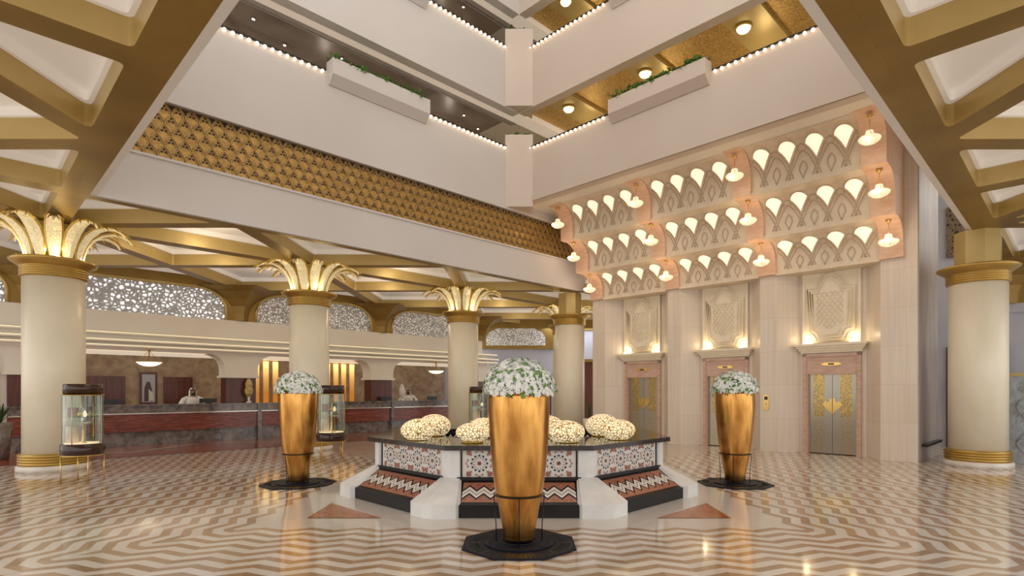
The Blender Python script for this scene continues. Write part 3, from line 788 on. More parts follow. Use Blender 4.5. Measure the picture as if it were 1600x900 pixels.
for c in BC:
    a, b = c-1.22, c+1.22
    mb.poly([(EP, a, 0), (ED, a+.42, 0), (ED, a+.42, 4.9), (EP, a, 4.9)], 0); mb.poly([(EP, b, 0), (ED, b-.42, 0), (ED, b-.42, 4.9), (EP, b, 4.9)], 0)
    mb.box(ED, ED+.3, a+.40, c-.7, 0, 4.9, 0); mb.box(ED, ED+.3, c+.7, b-.40, 0, 4.9, 0); mb.box(ED, ED+.3, c-.7, c+.7, 2.68, 4.9, 0)
    mb.poly([(EP-.06, a, 4.9), (EP-.06, b, 4.9), (17, b, 4.9), (17, a, 4.9)], 0)
struct(mb.build('wall_elevator', ['marble'], rot=RU), 'tall travertine elevator wall with three splayed niches', 'wall')
struct(mp.build('wall_corbels', ['pinkpier'], rot=RU), 'stepped peach stone corbels on top of the elevator wall piers', 'wall')
struct(MB().box(15.95, 18.4, 2.70, 2.74, 0, 7.6).build('wall_passage', 'marbledk', rot=RU), 'grey side wall of the elevator block', 'wall')
struct(MB().box(17.0, 18.2, 2.98, 12.2, 0, 7.6).box(16.5,17.1, 12.2, 12.24, 0, 7.6).build('wall_block', 'marble', rot=RU), 'core of the elevator block', 'wall')
tag(MB().box(16.2, 18.2, 2.58, 2.695, .36, .42).build('wall_rail', 'blackedge', rot=RU), 'low black rail on the grey side wall right of the elevators', 'rail')
# carved tier panels
for bi, c in enumerate(BC):
    bay = ('right', 'middle', 'left')[bi]
    for ti, (uf, zb, zt) in enumerate(tiers):
        tn = ('bottom', 'middle', 'top')[ti]
        a, b = c-1.22, c+1.22
        mb = MB()
        prof = cove(uf, zb, zt, .60)
        for q in range(len(prof)-1):
            p1, p2 = prof[q], prof[q+1]
            mb.add([(p1[0], a, p1[1]), (p1[0], b, p1[1]), (p2[0], b, p2[1]), (p2[0], a, p2[1])], [(0, 1, 2, 3)], 0, q > 0)
        mb.box(uf-.05, uf+.5, a, b, zb-.05, zb+.02, 0)      # lip
        def onp(y, s):  # s = 0..1 along the height
            z = zb + (zt-zb)*s
            if s <= .42: return (uf-.012, y, z)
            sn = (s-.42)/.58; sn = min(sn, 1); cs = sqrt(max(0, 1-sn*sn))
            return (uf-.60*(1-cs)-.012, y, z)
        # interlaced ogee ribs
        for k3 in range(5):
            yc = c-1.22+.0+ k3*.61
            for hw in (.40, .33):
                pth = []
                for q in range(13):
                    w = q/12*2-1
                    y = yc+hw*w; s_ = .12+ (.80 if hw > .36 else .66)*(1-abs(w)**1.7)*.9
                    if a+.01 < y < b-.01: pth.append(onp(y, s_))
                if len(pth) > 2: mb.tube(pth, .013, 5, 2)
        for k3 in range(4):
            yc = c-.915+k3*.61
            # arch surround of each shell
            for rr in (.235,):
                mb.tube([onp(yc+rr*cos(q*pi/8), .72+.27*sin(q*pi/8)) for q in range(9)], .012, 5, 1)
        for k3 in range(3):
            yc = c-.61+k3*.61
            dd = [onp(yc, .08), onp(yc+.085, .30), onp(yc+.06, .42), onp(yc, .50), onp(yc-.06, .42), onp(yc-.085, .30)]
            mb.tube(dd, .016, 5, 2, closed=True)
        o = mb.build('carved_panel', ['marblehi', 'marblehi', 'groove'], rot=RU)
        tag(o, 'carved stone panel of interlaced arches, %s tier above the %s elevator' % (tn, bay), 'carved panel', 'carved tier panels above the elevators')
# shell sconces
def shell_obj(y, uf, zb, zt, label):
    t = thing('shell_sconce', label, 'wall lamp', P(uf, y, 0), RU, 'glowing shell sconces above the elevators')
    def on(yy, s, o_=0):
        z = zb+(zt-zb)*s; sn = min(max((s-.42)/.58, 0), .97); cs = sqrt(1-sn*sn)
        return (-.60*(1-cs)-.03-o_, yy, z)
    rim = []
    for q in range(9):
        a = radians(8+q*164/8); rim.append((.205*cos(a), .80+.14*sin(a)))
    tip = (0, .50)
    pts = [tip, (.03, .56), (.075, .65), (.135, .74)] + rim + [(-.135, .74), (-.075, .65), (-.03, .56)]
    cen = on(0, .78, .05)
    vs = [cen] + [on(y2, s2) for y2, s2 in pts]; n = len(pts)
    MB().add(vs, [(0, 1+q, 1+(q+1) % n) for q in range(n)], 0, True).build('glass_shell', 'shell', t)
    MB().tube([on(y2, s2, .005) for y2, s2 in pts], .011, 5, closed=True).build('rim', 'shellrim', t)
for bi, c in enumerate(BC):
    bay = ('right', 'middle', 'left')[bi]
    for ti, (uf, zb, zt) in enumerate(tiers):
        tn = ('bottom', 'middle', 'top')[ti]
        for k3 in range(4):
            ordn = ('rightmost', 'third from left', 'second from left', 'leftmost')[k3]
            shell_obj(c-.915+k3*.61, uf, zb, zt, 'glowing shell sconce, %s in the %s row above the %s elevator' % (ordn, tn, bay))
# chandeliers
def chandelier(loc, label, drop):
    t = thing('crystal_chandelier', label, 'chandelier', loc, RU, 'small crystal chandeliers on the elevator wall piers')
    MB().lathe([(.001, .0), (.06, 0), (.07, -.02), (.03, -.04), (.02, -.08)], 12).build('ceiling_rose', 'goldbright', t)
    MB().tube([(0, 0, 0), (0, 0, -drop)], .008, 6).build('rod', 'goldbright', t)
    MB().lathe([(.02, -drop+.10), (.07, -drop+.08), (.085, -drop-.0), (.11, -drop-.03)], 16).build('crown', 'crystal', t)
    MB().lathe([(.11, -drop-.03), (.19, -drop-.05), (.215, -drop-.08), (.20, -drop-.12), (.14, -drop-.17), (.06, -drop-.20), (.001, -drop-.21)], 20, caps=False).build('crystal_bowl', 'crystal', t)
    return t
PV = (3.2, 6.14, 9.03, 11.98)
ch0 = None
for k2, v in enumerate(PV):
    pn = ('right-end', 'second from right', 'third from right', 'left-end')[k2]
    for ti, (u, zt) in enumerate(((15.4, 5.68), (14.55, 6.62), (13.75, 7.56))):
        lb = 'small lit crystal chandelier, %s tier, in front of the %s pier' % (('bottom', 'middle', 'top')[ti], pn)
        if ch0 is None: ch0 = chandelier(P(u, v, zt), lb, .42)
        else: dup(ch0, P(u, v, zt), RU, lb)
# per bay: cornice, relief panel, elevator door
def ogee(w, z0, z1, sh):
    # relief outline: concave lower corners, shoulders and pointed ogee head
    pts = [(-w+.22, z0)]
    pts += [(w-.22, z0)]
    for q in range(1, 6): a = q/5*pi/2; pts.append((w-.22*cos(a), z0+.22*sin(a)))
    pts += [(w, sh), (w*.60, sh), (w*.56, sh+.06)]
    for q in range(1, 6): a = q/5; pts.append((w*.56*(1-a)**.8, sh+.06+(z1-sh-.06)*(1-(1-a)**1.6)))
    for q in range(4, 0, -1): a = q/5; pts.append((-w*.56*(1-a)**.8, sh+.06+(z1-sh-.06)*(1-(1-a)**1.6)))
    pts += [(-w*.56, sh+.06), (-w*.60, sh), (-w, sh)]
    for q in range(4, -1, -1): a = q/5*pi/2; pts.append((-w+.22*cos(a) if q else -w+.22, z0+.22*sin(a)))
    return pts[:-1]
first = None
for bi, c in enumerate(BC):
    bay = ('right', 'middle', 'left')[bi]
    t = thing('stone_cornice', 'stepped cream stone cornice over the %s elevator door' % bay, 'cornice', P(ED, c), RE, 'cornices over the elevators')
    mb = MB()
    for z0, z1, w, d in ((2.70, 2.76, .74, .10), (2.76, 2.82, .78, .16), (2.82, 2.88, .83, .22), (2.88, 2.94, .88, .28)): mb.box(-w, w, -d, .02, z0, z1)
    mb.build('moulding', 'relief', t)
    for s_ in (-1, 1):
        MB().lathe([(.001, 2.945), (.13, 2.95), (.12, 3.0), (.001, 3.01)], 12, c=(s_*.56, -.10, 0)).build('uplight', 'uplight', t)
        L = bpy.data.lights.new('uplight_lamp', 'POINT'); L.energy = 2.2; L.color = (1, .80, .50); L.shadow_soft_size = .06
        lo = bpy.data.objects.new('uplight_lamp', L); COL.objects.link(lo); lo.parent = t; lo.location = (s_*.56, -.20, 3.12)
    t = thing('relief_panel', 'carved ivory relief with pointed arch and diamond lattice above the %s elevator' % bay, 'relief panel', P(ED, c), RE, 'carved relief panels above the elevators')
    MB().box(-.70, .70, -.05, .0, 2.98, 4.86).box(-.70, -.64, -.09, .0, 2.98, 4.86).box(.64, .70, -.09, .0, 2.98, 4.86).build('backing', 'relief', t)
    for w, d, z0, z1, sh in ((.57, -.10, 3.02, 4.80, 4.42), (.50, -.13, 3.09, 4.70, 4.35), (.43, -.16, 3.16, 4.60, 4.28)):
        MB().prism(ogee(w, z0, z1, sh), d, -.02, plane='xz').build('moulding', 'relief', t)
        MB().tube([(x, d, z) for x, z in ogee(w, z0, z1, sh)], .018, 6, closed=True).build('bead', 'relief', t)
    mb = MB()
    for i in range(-7, 8):
        for s_ in (-1, 1):
            pth = []
            for q in range(41):
                z = 3.30+q*.025; x = s_*(i*.13+(z-3.8)*.75)
                if abs(x) < .33 and z-3.3 > abs(x)*.5: pth.append((x, -.17, z))
            if len(pth) > 1: mb.tube([pth[0], pth[-1]], .013, 5)
    mb.build('diamond_lattice', 'relief', t)
    # elevator door
    t = struct(thing('door_%d' % (bi+1), '%s elevator door of etched steel and gold in a rose stone frame' % bay, 'elevator door', P(ED, c), RE))
    MB().box(-.70, -.61, -.08, .06, 0, 2.68).box(.61, .70, -.08, .06, 0, 2.68).box(-.70, .70, -.08, .06, 2.60, 2.68).box(-.61, .61, -.04, .06, 2.17, 2.62).box(-.63, -.58, -.05, .12, 0, 2.17).box(.58, .63, -.05, .12, 0, 2.17).box(-.61, .61, -.06, .1, 2.13, 2.2).build('door_frame', 'pink', t)
    for s_ in (-1, 1):
        mb = MB(); mb.box(min(0, s_*.58)+(.004 if s_ > 0 else 0), max(0, s_*.58)-(.004 if s_ < 0 else 0), .06, .1, .02, 2.13)
        o = mb.build('door_leaf', 'doorleaf', t)
        mbb = MB(); mbb.prism([(s_*.01, 1.05), (s_*.06, 1.14), (s_*.16, 1.22), (s_*.24, 1.32), (s_*.18, 1.42), (s_*.09, 1.38), (s_*.05, 1.5), (s_*.01, 1.47)][::s_], .045, .062, plane='xz')
        mbb.build('gold_medallion', 'goldbright', o)
    MB().prism([(-.26, 2.4), (-.16, 2.44), (.16, 2.44), (.26, 2.4), (.16, 2.36), (-.16, 2.36)], -.06, -.03, plane='xz').build('floor_indicator', 'goldbright', t)
    MB().box(-.07, .07, -.07, -.05, 2.38, 2.42).build('display', 'screenblk', t)
t = thing('call_panel', 'gold elevator call plate on the pier between the right and middle elevators', 'call panel', P(EP, 6.2, 1.38), RE)
MB().prism([(-.08, -.2), (-.05, -.23), (.05, -.23), (.08, -.2), (.08, .17), (.05, .2), (-.05, .2), (-.08, .17)], -.02, 0, plane='xz').build('plate', 'goldbright', t)
MB().box(-.045, .045, -.026, -.018, .06, .15).build('display', 'screenblk', t)
MB().lathe([(.02, 0), (.02, .02)], 12).build('button', 'goldring', t).location = (0, -.02, -.06)

# ------------------------------------------------------------------ octagonal fountain
TC = (0, 10.35)
t = thing('octagonal_fountain', 'octagonal fountain bench with white marble posts, mosaic sides and black rim', 'fountain', (TC[0], TC[1], 0))
def octp(ap, off=0):
    R = ap/cos(pi/8); return [(R*cos(pi/8+k2*pi/4), R*sin(pi/8+k2*pi/4)) for k2 in range(8)]
def ring(mb, a0, a1, z0, z1, mi=0):
    A = octp(a0); B = octp(a1)
    for k2 in range(8):
        j = (k2+1) % 8
        mb.poly([(*A[k2], z1), (*A[j], z1), (*B[j], z1), (*B[k2], z1)], mi); mb.poly([(*A[k2], z0), (*A[j], z0), (*B[j], z0), (*B[k2], z0)], mi)
        mb.poly([(*A[k2], z0), (*A[j], z0), (*A[j], z1), (*A[k2], z1)], mi); mb.poly([(*B[k2], z0), (*B[j], z0), (*B[j], z1), (*B[k2], z1)], mi)
mb = MB(); ring(mb, 2.5, 1.55, .86, .93); mb.build('rim', 'tabletop', t)
mb = MB(); ring(mb, 1.60, 1.5, .3, .86)
for k2 in range(8): pass
mb.build('inner_wall', 'tileblack', t)
MB().prism(octp(1.55), .40, .45).build('basin_floor', 'tileblack', t)
MB().prism(octp(.55), .45, .98).prism(octp(.62), .98, 1.02).build('centre_block', 'tileblack', t)
mb = MB()
A = octp(1.505)
for k2 in range(8):
    j = (k2+1) % 8; a = Vector((*A[k2], 0)); b = Vector((*A[j], 0)); n_ = 9
    inn = -Vector(((a.x+b.x), (a.y+b.y), 0)).normalized()*.008
    for q in range(n_):
        x0 = a.lerp(b, q/n_); x1 = a.lerp(b, (q+.5)/n_); x2 = a.lerp(b, (q+1)/n_)
        for z in (.72, .60):
            for (s0, s1) in ((x0, x1), (x1, x2)):
                up = .07 if s0 is x0 else 0; dn = .07-up
                mb.poly([s0+inn+Vector((0, 0, z+dn)), s1+inn+Vector((0, 0, z+up)), s1+inn+Vector((0, 0, z+up+.045)), s0+inn+Vector((0, 0, z+dn+.045))])
mb.build('inner_zigzag', 'tilewhite', t)
aT, aB, aB0 = 2.36, 2.86, 2.88
zM0, zM1 = .47, .86
for k2 in range(8):
    ang = k2*pi/4          # outward normal direction
    rot = ang + pi/2       # local -y is outward? local x tangential
    hw = aT*math.tan(pi/8); hb = aB*math.tan(pi/8)
    fr_ = Matrix.Rotation(ang-pi/2, 4, 'Z')   # local +y = outward
    W = .835
    # core body
    mb = MB(); mb.xf = fr_
    mb.add([(-hw, aT-.02, zM0), (hw, aT-.02, zM0), (hw, aT-.02, .87), (-hw, aT-.02, .87), (-hw, 1.6, .87), (hw, 1.6, .87)], [(0, 1, 2, 3)], 0)
    mb.box(-W+.02, W-.02, aT-.03, aT, zM0, zM1, 0)
    mb.build('white_panel', 'tilewhite', t)
    # black outline posts beside the panel + ledge
    mb = MB(); mb.xf = fr_
    mb.box(-W-.02, -W+.03, aT-.02, aT+.012, zM0, .87); mb.box(W-.03, W+.02, aT-.02, aT+.012, zM0, .87)
    mb.box(-W-.04, W+.04, aT-.02, aT+.06, .43, .475)
    # sloped black bed
    y0, y1, z0, z1 = aT+.05, aB-.02, .43, .17
    wt, wb = W+.01, W+.01
    mb.add([(-wt, y0, z0), (wt, y0, z0), (wb, y1, z1), (-wb, y1, z1)], [(0, 1, 2, 3)])
    mb.prism([(-wb, 0), (wb, 0), (wb, .17), (-wb, .17)], aB-.06, aB, plane='xz')
    mb.build('black_base', 'blackedge', t)
    # mosaic rosettes
    mb = MB(); mb.xf = fr_
    ym = aT+.004; zc = (zM0+zM1)/2+.0; Rr = .185; nros = 4; sp = .375; x0 = -sp*1.5
    mb.poly([(-sp*2-.005, ym-.001, zM0+.005), (sp*2+.005, ym-.001, zM0+.005), (sp*2+.005, ym-.001, zM1), (-sp*2-.005, ym-.001, zM1)], 0)
    for q in range(nros):
        cx = x0+q*sp
        def pt(r, a, dy=.0): return (cx+r*cos(a), ym+dy, zc+r*sin(a))
        # terracotta corner stars
        for sx in (-1, 1):
            for sz in (-1, 1):
                ccx, ccz = cx+sx*.15, zc+sz*.15
                mb.poly([(ccx+.045*cos(w*pi/4)*(1 if w % 2 else .8), ym+.001, ccz+.045*sin(w*pi/4)*(1 if w % 2 else .8)) for w in range(8)], 1)
        for sx, sz in ((0, .178), (0, -.178), (.178, 0), (-.178, 0)):
            mb.poly([(cx+sx+.022*cos(w*pi/3), ym+.001, zc+sz+.022*sin(w*pi/3)) for w in range(6)], 1)
        for w in range(12):
            a = w*pi/6; da = pi/12
            mb.poly([pt(.125, a, .002), pt(.145, a+da*.8, .002), pt(.182, a, .002), pt(.145, a-da*.8, .002)], 0)   # white kite
            mb.poly([pt(.150, a+da, .0015), pt(.168, a+da*1.5, .0015), pt(.185, a+da, .0015), pt(.168, a+da*.5, .0015)], 1)
            mb.poly([pt(.092, a, .002), pt(.112, a+da*.75, .002), pt(.130, a, .002), pt(.112, a-da*.75, .002)], 2)   # navy
            mb.poly([pt(.060, a+da, .002), pt(.078, a+da*1.7, .002), pt(.100, a+da, .002), pt(.078, a+da*.3, .002)], 3)
        mb.poly([pt(.052, w*pi/6, .002) for w in range(12)], 0); mb.poly([pt(.034, w*pi/6, .003) for w in range(12)], 1); mb.poly([pt(.016, w*pi/6, .004) for w in range(12)], 2)
    mb.build('mosaic_panel', ['tilewhite', 'tileterra', 'tilenavy', 'tilegrey'], t)
    # zigzag tiles on the slope
    mb = MB(); mb.xf = fr_
    d = Vector((0, y1-y0, z1-z0)); L = d.length; d.normalize(); nrm = Vector((0, -d.z, d.y))
    def sl(x, s, o_): 
        p = Vector((x, y0, z0)) + d*s + nrm*o_*(1 if nrm.z > 0 else -1); return p
    nn = 8; per = 2*(W-.06)/nn; xs = -nn*per/2
    for q in range(nn):
        xa = xs+q*per; xm = xa+per/2; xb = xa+per
        s_lo, s_hi, am = .05, L-.05, .105
        bands = ((.10, .135, 3), (.135, .18, 0), (.18, .215, 2), (.215, .26, 0), (.26, .295, 3))
        o_ = .004
        # terracotta triangles top and bottom
        mb.add([sl(xa, s_lo, o_), sl(xb, s_lo, o_), sl(xb, L-.05, o_), sl(xa, L-.05, o_)], [(0, 1, 2, 3)], 1)
        for (sa, sb, mi) in bands:
            sa2, sb2 = sa+.055, sb+.055
            mb.add([sl(xa, sa2+am-.0-.05, o_+.002), sl(xm, sa2-.05, o_+.002), sl(xm, sb2-.05, o_+.002), sl(xa, sb2+am-.05, o_+.002)], [(0, 1, 2, 3)], mi)
            mb.add([sl(xm, sa2-.05, o_+.002), sl(xb, sa2+am-.05, o_+.002), sl(xb, sb2+am-.05, o_+.002), sl(xm, sb2-.05, o_+.002)], [(0, 1, 2, 3)], mi)
    mb.build('zigzag_panel', ['tilewhite', 'tileterra', 'tilegrey', 'tileblack'], t)
# marble posts at the 8 corners
for k2 in range(8):
    a = pi/8+k2*pi/4
    mb = MB()
    def corner(ap, z, half, back=0):
        c = Vector((ap/cos(pi/8)*cos(a), ap/cos(pi/8)*sin(a), z)); e1 = Vector((-sin(a-pi/8), cos(a-pi/8), 0)); e2 = Vector((-sin(a+pi/8), cos(a+pi/8), 0))
        inn = Vector((cos(a), sin(a), 0))
        chf = half*.18
        return [c-e1*half, c-e1*chf, c+e2*chf, c+e2*half, c+e2*half-inn*.3, c-e1*half-inn*.3]
    secs = [corner(2.40, .86, .155), corner(2.40, .47, .155), corner(2.93, .19, .38), corner(2.93, .0, .38)]
    vs = [q for s_ in secs for q in s_]; fs = [list(range(6))]
    for i in range(3):
        for q in range(6): fs.append([i*6+q, i*6+(q+1) % 6, (i+1)*6+(q+1) % 6, (i+1)*6+q])
    fs.append([18+q for q in range(6)])
    mb.add(vs, fs); mb.build('corner_post', 'wmarble', t)
# pierced stone-shaped lamps on the rim
def stone_lamp(x, y, r, h, label, seed):
    rnd = random.Random(seed); a1, a2, a3 = rnd.random()*6, rnd.random()*6, rnd.random()*6
    fn = lambda v: 1+.05*sin(2*v[0]+a1)+.05*sin(2.3*v[1]+a2)+.04*sin(3*v[0]*v[1]+a3)
    t = thing('stone_lamp', label, 'lamp', (x, y, .93), rnd.random()*3, 'pierced pebble lamps on the fountain rim')
    MB().ball((0, 0, h*.93), (r, r*.9, h), 28, 18, 0, fn).build('pierced_shell', 'ball', t)
    MB().lathe([(r*.6, 0), (r*.6, .02), (r*.5, .03)], 20).build('foot', 'goldring', t)
for i, (px, Y, r, h, lb) in enumerate(((652, 8.75, .27, .165, 'glowing pierced pebble lamp farthest left, front of the left pair'), (679, 9.55, .27, .18, 'glowing pierced pebble lamp at the back of the left pair'),
        (738, 8.3, .27, .165, 'glowing pierced pebble lamp left of the centre vase, in front'), (757, 9.25, .25, .175, 'glowing pierced pebble lamp behind the front one left of the centre vase'),
        (857, 9.3, .26, .18, 'glowing pierced pebble lamp close behind the right side of the centre vase'), (886, 8.35, .28, .165, 'glowing pierced pebble lamp right of the centre vase, in front'),
        (939, 9.5, .27, .185, 'glowing pierced pebble lamp at the back of the right pair'), (966, 8.8, .27, .165, 'glowing pierced pebble lamp farthest right, front of the right pair'))):
    stone_lamp((px-811)/880*Y, Y, r, h, lb, i+3)

# ------------------------------------------------------------------ bronze vases with flowers
vprof = [(.17, .03), (.175, .05), (.185, .15), (.22, .35), (.255, .50), (.285, .70), (.31, .95), (.33, 1.2), (.34, 1.4), (.34, 1.6), (.335, 1.64), (.32, 1.64), (.32, 1.5)]
def octm(r): return [(r*cos(pi/8+k2*pi/4), r*sin(pi/8+k2*pi/4)) for k2 in range(8)]
def vase(x, y, w):
    t = thing('black_mat', 'octagonal black mat with ridged border under the %s bronze vase' % w, 'mat', (x, y, .0), 0, 'octagonal black floor mats')
    MB().prism(octm(.66), .001, .018).build('base', 'mat', t)
    MB().lathe([(.38, .018), (.38, .03), (.33, .033), (.31, .026), (.27, .026), (.26, .034), (.001, .034)], 32).build('centre_disc', 'mat', t)
    mb = MB()
    for q in range(72):
        a = 2*pi*q/72
        if q == 0: mb.lathe([(.44, .0185), (.45, .0195), (.585, .0195), (.59, .0185)], 48, caps=False)
        if abs(((a/(pi/4)) % 1)-.5) < .44: mb.tube([(.45*cos(a), .45*sin(a), .019), (.575*cos(a), .575*sin(a), .019)], .006, 4)
    mb.build('ridges', 'iron', t)
    v = thing('bronze_vase', 'tall tapering burnished bronze vase, %s of the three' % {'left': 'left one', 'centre': 'centre one', 'right': 'right one'}[w], 'vase', (x, y, .034), 0, 'tall bronze vases')
    MB().lathe(vprof, 48).build('vase_body', 'vase', v)
    t = thing('vase_stand', 'black iron ring stand around the foot of the %s bronze vase' % w, 'stand', (x, y, .034), pi/4 if w == 'centre' else .3, 'iron vase stands')
    MB().tube([(.275*cos(q*pi/16), .275*sin(q*pi/16), .52) for q in range(32)], .008, 6, closed=True).build('hoop', 'iron', t)
    MB().tube([(.2*cos(q*pi/16), .2*sin(q*pi/16), .01) for q in range(32)], .006, 6, closed=True).build('foot_hoop', 'iron', t)
    for q in range(4):
        a = q*pi/2+pi/4; MB().tube([(.28*cos(a), .28*sin(a), .52), (.255*cos(a), .255*sin(a), .2), (.25*cos(a), .25*sin(a), .0)], .006, 6).build('leg', 'iron', t)
    rnd = random.Random({'left': 1, 'centre': 2, 'right': 3}[w])
    f = thing('flower_arrangement', 'domed arrangement of white flowers and green leaves in the %s vase' % w, 'flowers', (x, y, 1.68), 0, 'white flower arrangements')
    MB().lathe([(.27, -.06), (.31, .02), (.29, .12), (.2, .2), (.001, .24)], 24).build('foliage_core', 'leaf', f)
    pe = MB(); le = MB()
    def orient(ph, th):
        n = Vector((cos(th)*cos(ph), cos(th)*sin(ph), sin(th))); a_ = n.cross(Vector((0, 0, 1))).normalized(); return n, a_, n.cross(a_)
    for q in range(1050):
        ph = rnd.uniform(0, 2*pi); th = math.asin(rnd.uniform(-.12, 1)); n, a_, b_ = orient(ph, th)
        R = rnd.uniform(.88, 1.09)+.05*sin(ph*5+th*7); c = Vector((n.x*.375*R, n.y*.375*R, n.z*.33*R+.015))
        s_ = rnd.uniform(.019, .031); off = rnd.random()*6
        for k3 in range(5):
            an = off+k3*2*pi/5; d_ = a_*cos(an)+b_*sin(an); e_ = -a_*sin(an)+b_*cos(an)
            pe.poly([c, c+d_*s_*.7+e_*s_*.42+n*.008, c+d_*s_*1.2+n*.002, c+d_*s_*.7-e_*s_*.42+n*.008])
    for q in range(200):
        cl = rnd.uniform(0, 2*pi); ph = cl; th = math.asin(rnd.uniform(-.15, 1)); n, a_, b_ = orient(ph, th)
        R = rnd.uniform(.98, 1.09); c = Vector((n.x*.37*R, n.y*.37*R, n.z*.33*R+.01))
        an = rnd.random()*6; d_ = (a_*cos(an)+b_*sin(an)+n*.35); e_ = -a_*sin(an)+b_*cos(an); l = rnd.uniform(.04, .08)
        le.poly([c, c+d_*l*.5+e_*l*.3, c+d_*l, c+d_*l*.5-e_*l*.3])
    o = pe.build('blossoms', 'petal', f, recalc=False); o['kind'] = 'stuff'
    le.build('leaves', 'leaf', f, recalc=False)
vase(0, 6.23, 'centre'); vase(-4.02, 10.25, 'left'); vase(3.93, 10.25, 'right')

# ------------------------------------------------------------------ display cases
def case(x, y, label, cn, rot=0, s=1.0):
    t = thing('display_case', label, 'display case', (x, y, 0), rot, 'round glass display cases')
    MB().lathe([(.33, .50), (.345, .51), (.345, .70), (.33, .71), (.001, .71)], 36).build('base_drum', 'brownlac', t)
    MB().lathe([(.28, 1.63), (.30, 1.62), (.30, 1.81), (.28, 1.82), (.001, 1.82)], 36).build('top_drum', 'brownlac', t)
    MB().lathe([(.30, 1.605), (.335, 1.605), (.335, 1.62), (.30, 1.62)], 36).build('top_ring', 'goldring', t)
    MB().lathe([(.315, .71), (.315, 1.61)], 36, caps=False).build('glass_wall', 'glass', t)
    MB().lathe([(.30, 1.20), (.30, 1.21)], 28).build('glass_shelf', 'glass', t)
    for q in range(4):
        a = q*pi/2; MB().tube([(.3*cos(a), .3*sin(a), .7), (.3*cos(a), .3*sin(a), 1.62)], .009, 6).build('post', 'goldbright', t)
        a += pi/4; MB().tube([(.33*cos(a), .33*sin(a), 0), (.33*cos(a), .33*sin(a), .52)], .011, 6).build('leg', 'goldbright', t)
    MB().tube([(.33*cos(q*pi/16), .33*sin(q*pi/16), .5) for q in range(32)], .012, 6, closed=True).build('leg_ring', 'goldbright', t)
    MB().lathe([(.03, .712), (.03, 1.6)], 12).build('centre_rod', 'steel', t)
    MB().lathe([(.28, .712), (.28, .722)], 28).build('lit_base', pm('lit shelf', (.9, .7, .5), .5, emit=(1, .7, .45), es=.9), t)
    o = MB().lathe([(.10, 0), (.10, .30), (.09, .31), (.001, .31)], 20).build('cream_canister', pm('cream canister', (.8, .6, .45), .5), loc=(x-.12, y-.10, .724)); tag(o, 'cream cylindrical box standing at the bottom of the %s display case' % cn, 'box')
    th = thing('ceramic_plate', 'pale plate lying on a stand inside the %s display case' % cn, 'plate', (x+.11, y-.1, .724))
    MB().lathe([(.05, 0), (.012, .02), (.012, .36)], 10).build('stand', 'goldbright', th); MB().lathe([(.03, .36), (.12, .385), (.125, .395), (.03, .37)], 20).build('dish', 'plinth', th)
    th = thing('gift_box', 'small terracotta coloured box on the glass shelf of the %s display case' % cn, 'box', (x-.12, y-.08, 1.212), .4)
    MB().box(-.07, .07, -.05, .05, 0, .15).build('body', 'tileterra', th); MB().box(-.075, .075, -.055, .055, .15, .17).build('lid', 'tileterra', th)
    for k3, dx in enumerate((.03, .10, .17)):
        o = MB().lathe([(.02, 0), (.035, .03), (.03, .07), (.012, .09), (.018, .11)], 12).build('small_bottle', ['goldbright', 'crystal', 'tilegrey'][k3], loc=(x+dx, y-.12+.04*k3, 1.212))
        tag(o, '%s ornamental bottle on the glass shelf of the %s display case' % (('gold', 'glowing crystal', 'grey')[k3], cn), 'bottle')
case(-8.17, 10.55, 'round glass display case with dark drums in front of the first palm column', 'left', .1)
case(-4.45, 13.35, 'round glass display case with dark drums right behind the left bronze vase', 'second', .4)
case(-1.27, 17.8, 'farthest round glass display case, behind the fountain left of the centre vase', 'farthest', .2)

# ------------------------------------------------------------------ pendant bowls
def pend(u, label):
    t = thing('pendant_lamp', label, 'pendant lamp', P(u, 20.85, 0), RU, 'alabaster bowl pendant lamps over reception')
    MB().lathe([(.05, 3.04), (.05, 3.0), (.02, 2.97), (.015, 2.60)], 10).build('stem', 'goldbright', t)
    for q in range(3):
        a = q*2*pi/3+.4; MB().tube([(0, 0, 2.97), (.32*cos(a), .32*sin(a), 2.60)], .008, 5).build('chain', 'goldbright', t)
    MB().lathe([(.35, 2.60), (.345, 2.58), (.27, 2.52), (.15, 2.47), (.001, 2.455)], 28, caps=False).build('bowl', 'bowl', t)
    MB().lathe([(.35, 2.59), (.36, 2.60), (.35, 2.61), (.34, 2.60)], 28).build('rim', 'goldring', t)
pend(4.32, 'lit alabaster bowl pendant above the left clerk, left of the framed picture'); pend(15.5, 'lit alabaster bowl pendant beside the third palm column')

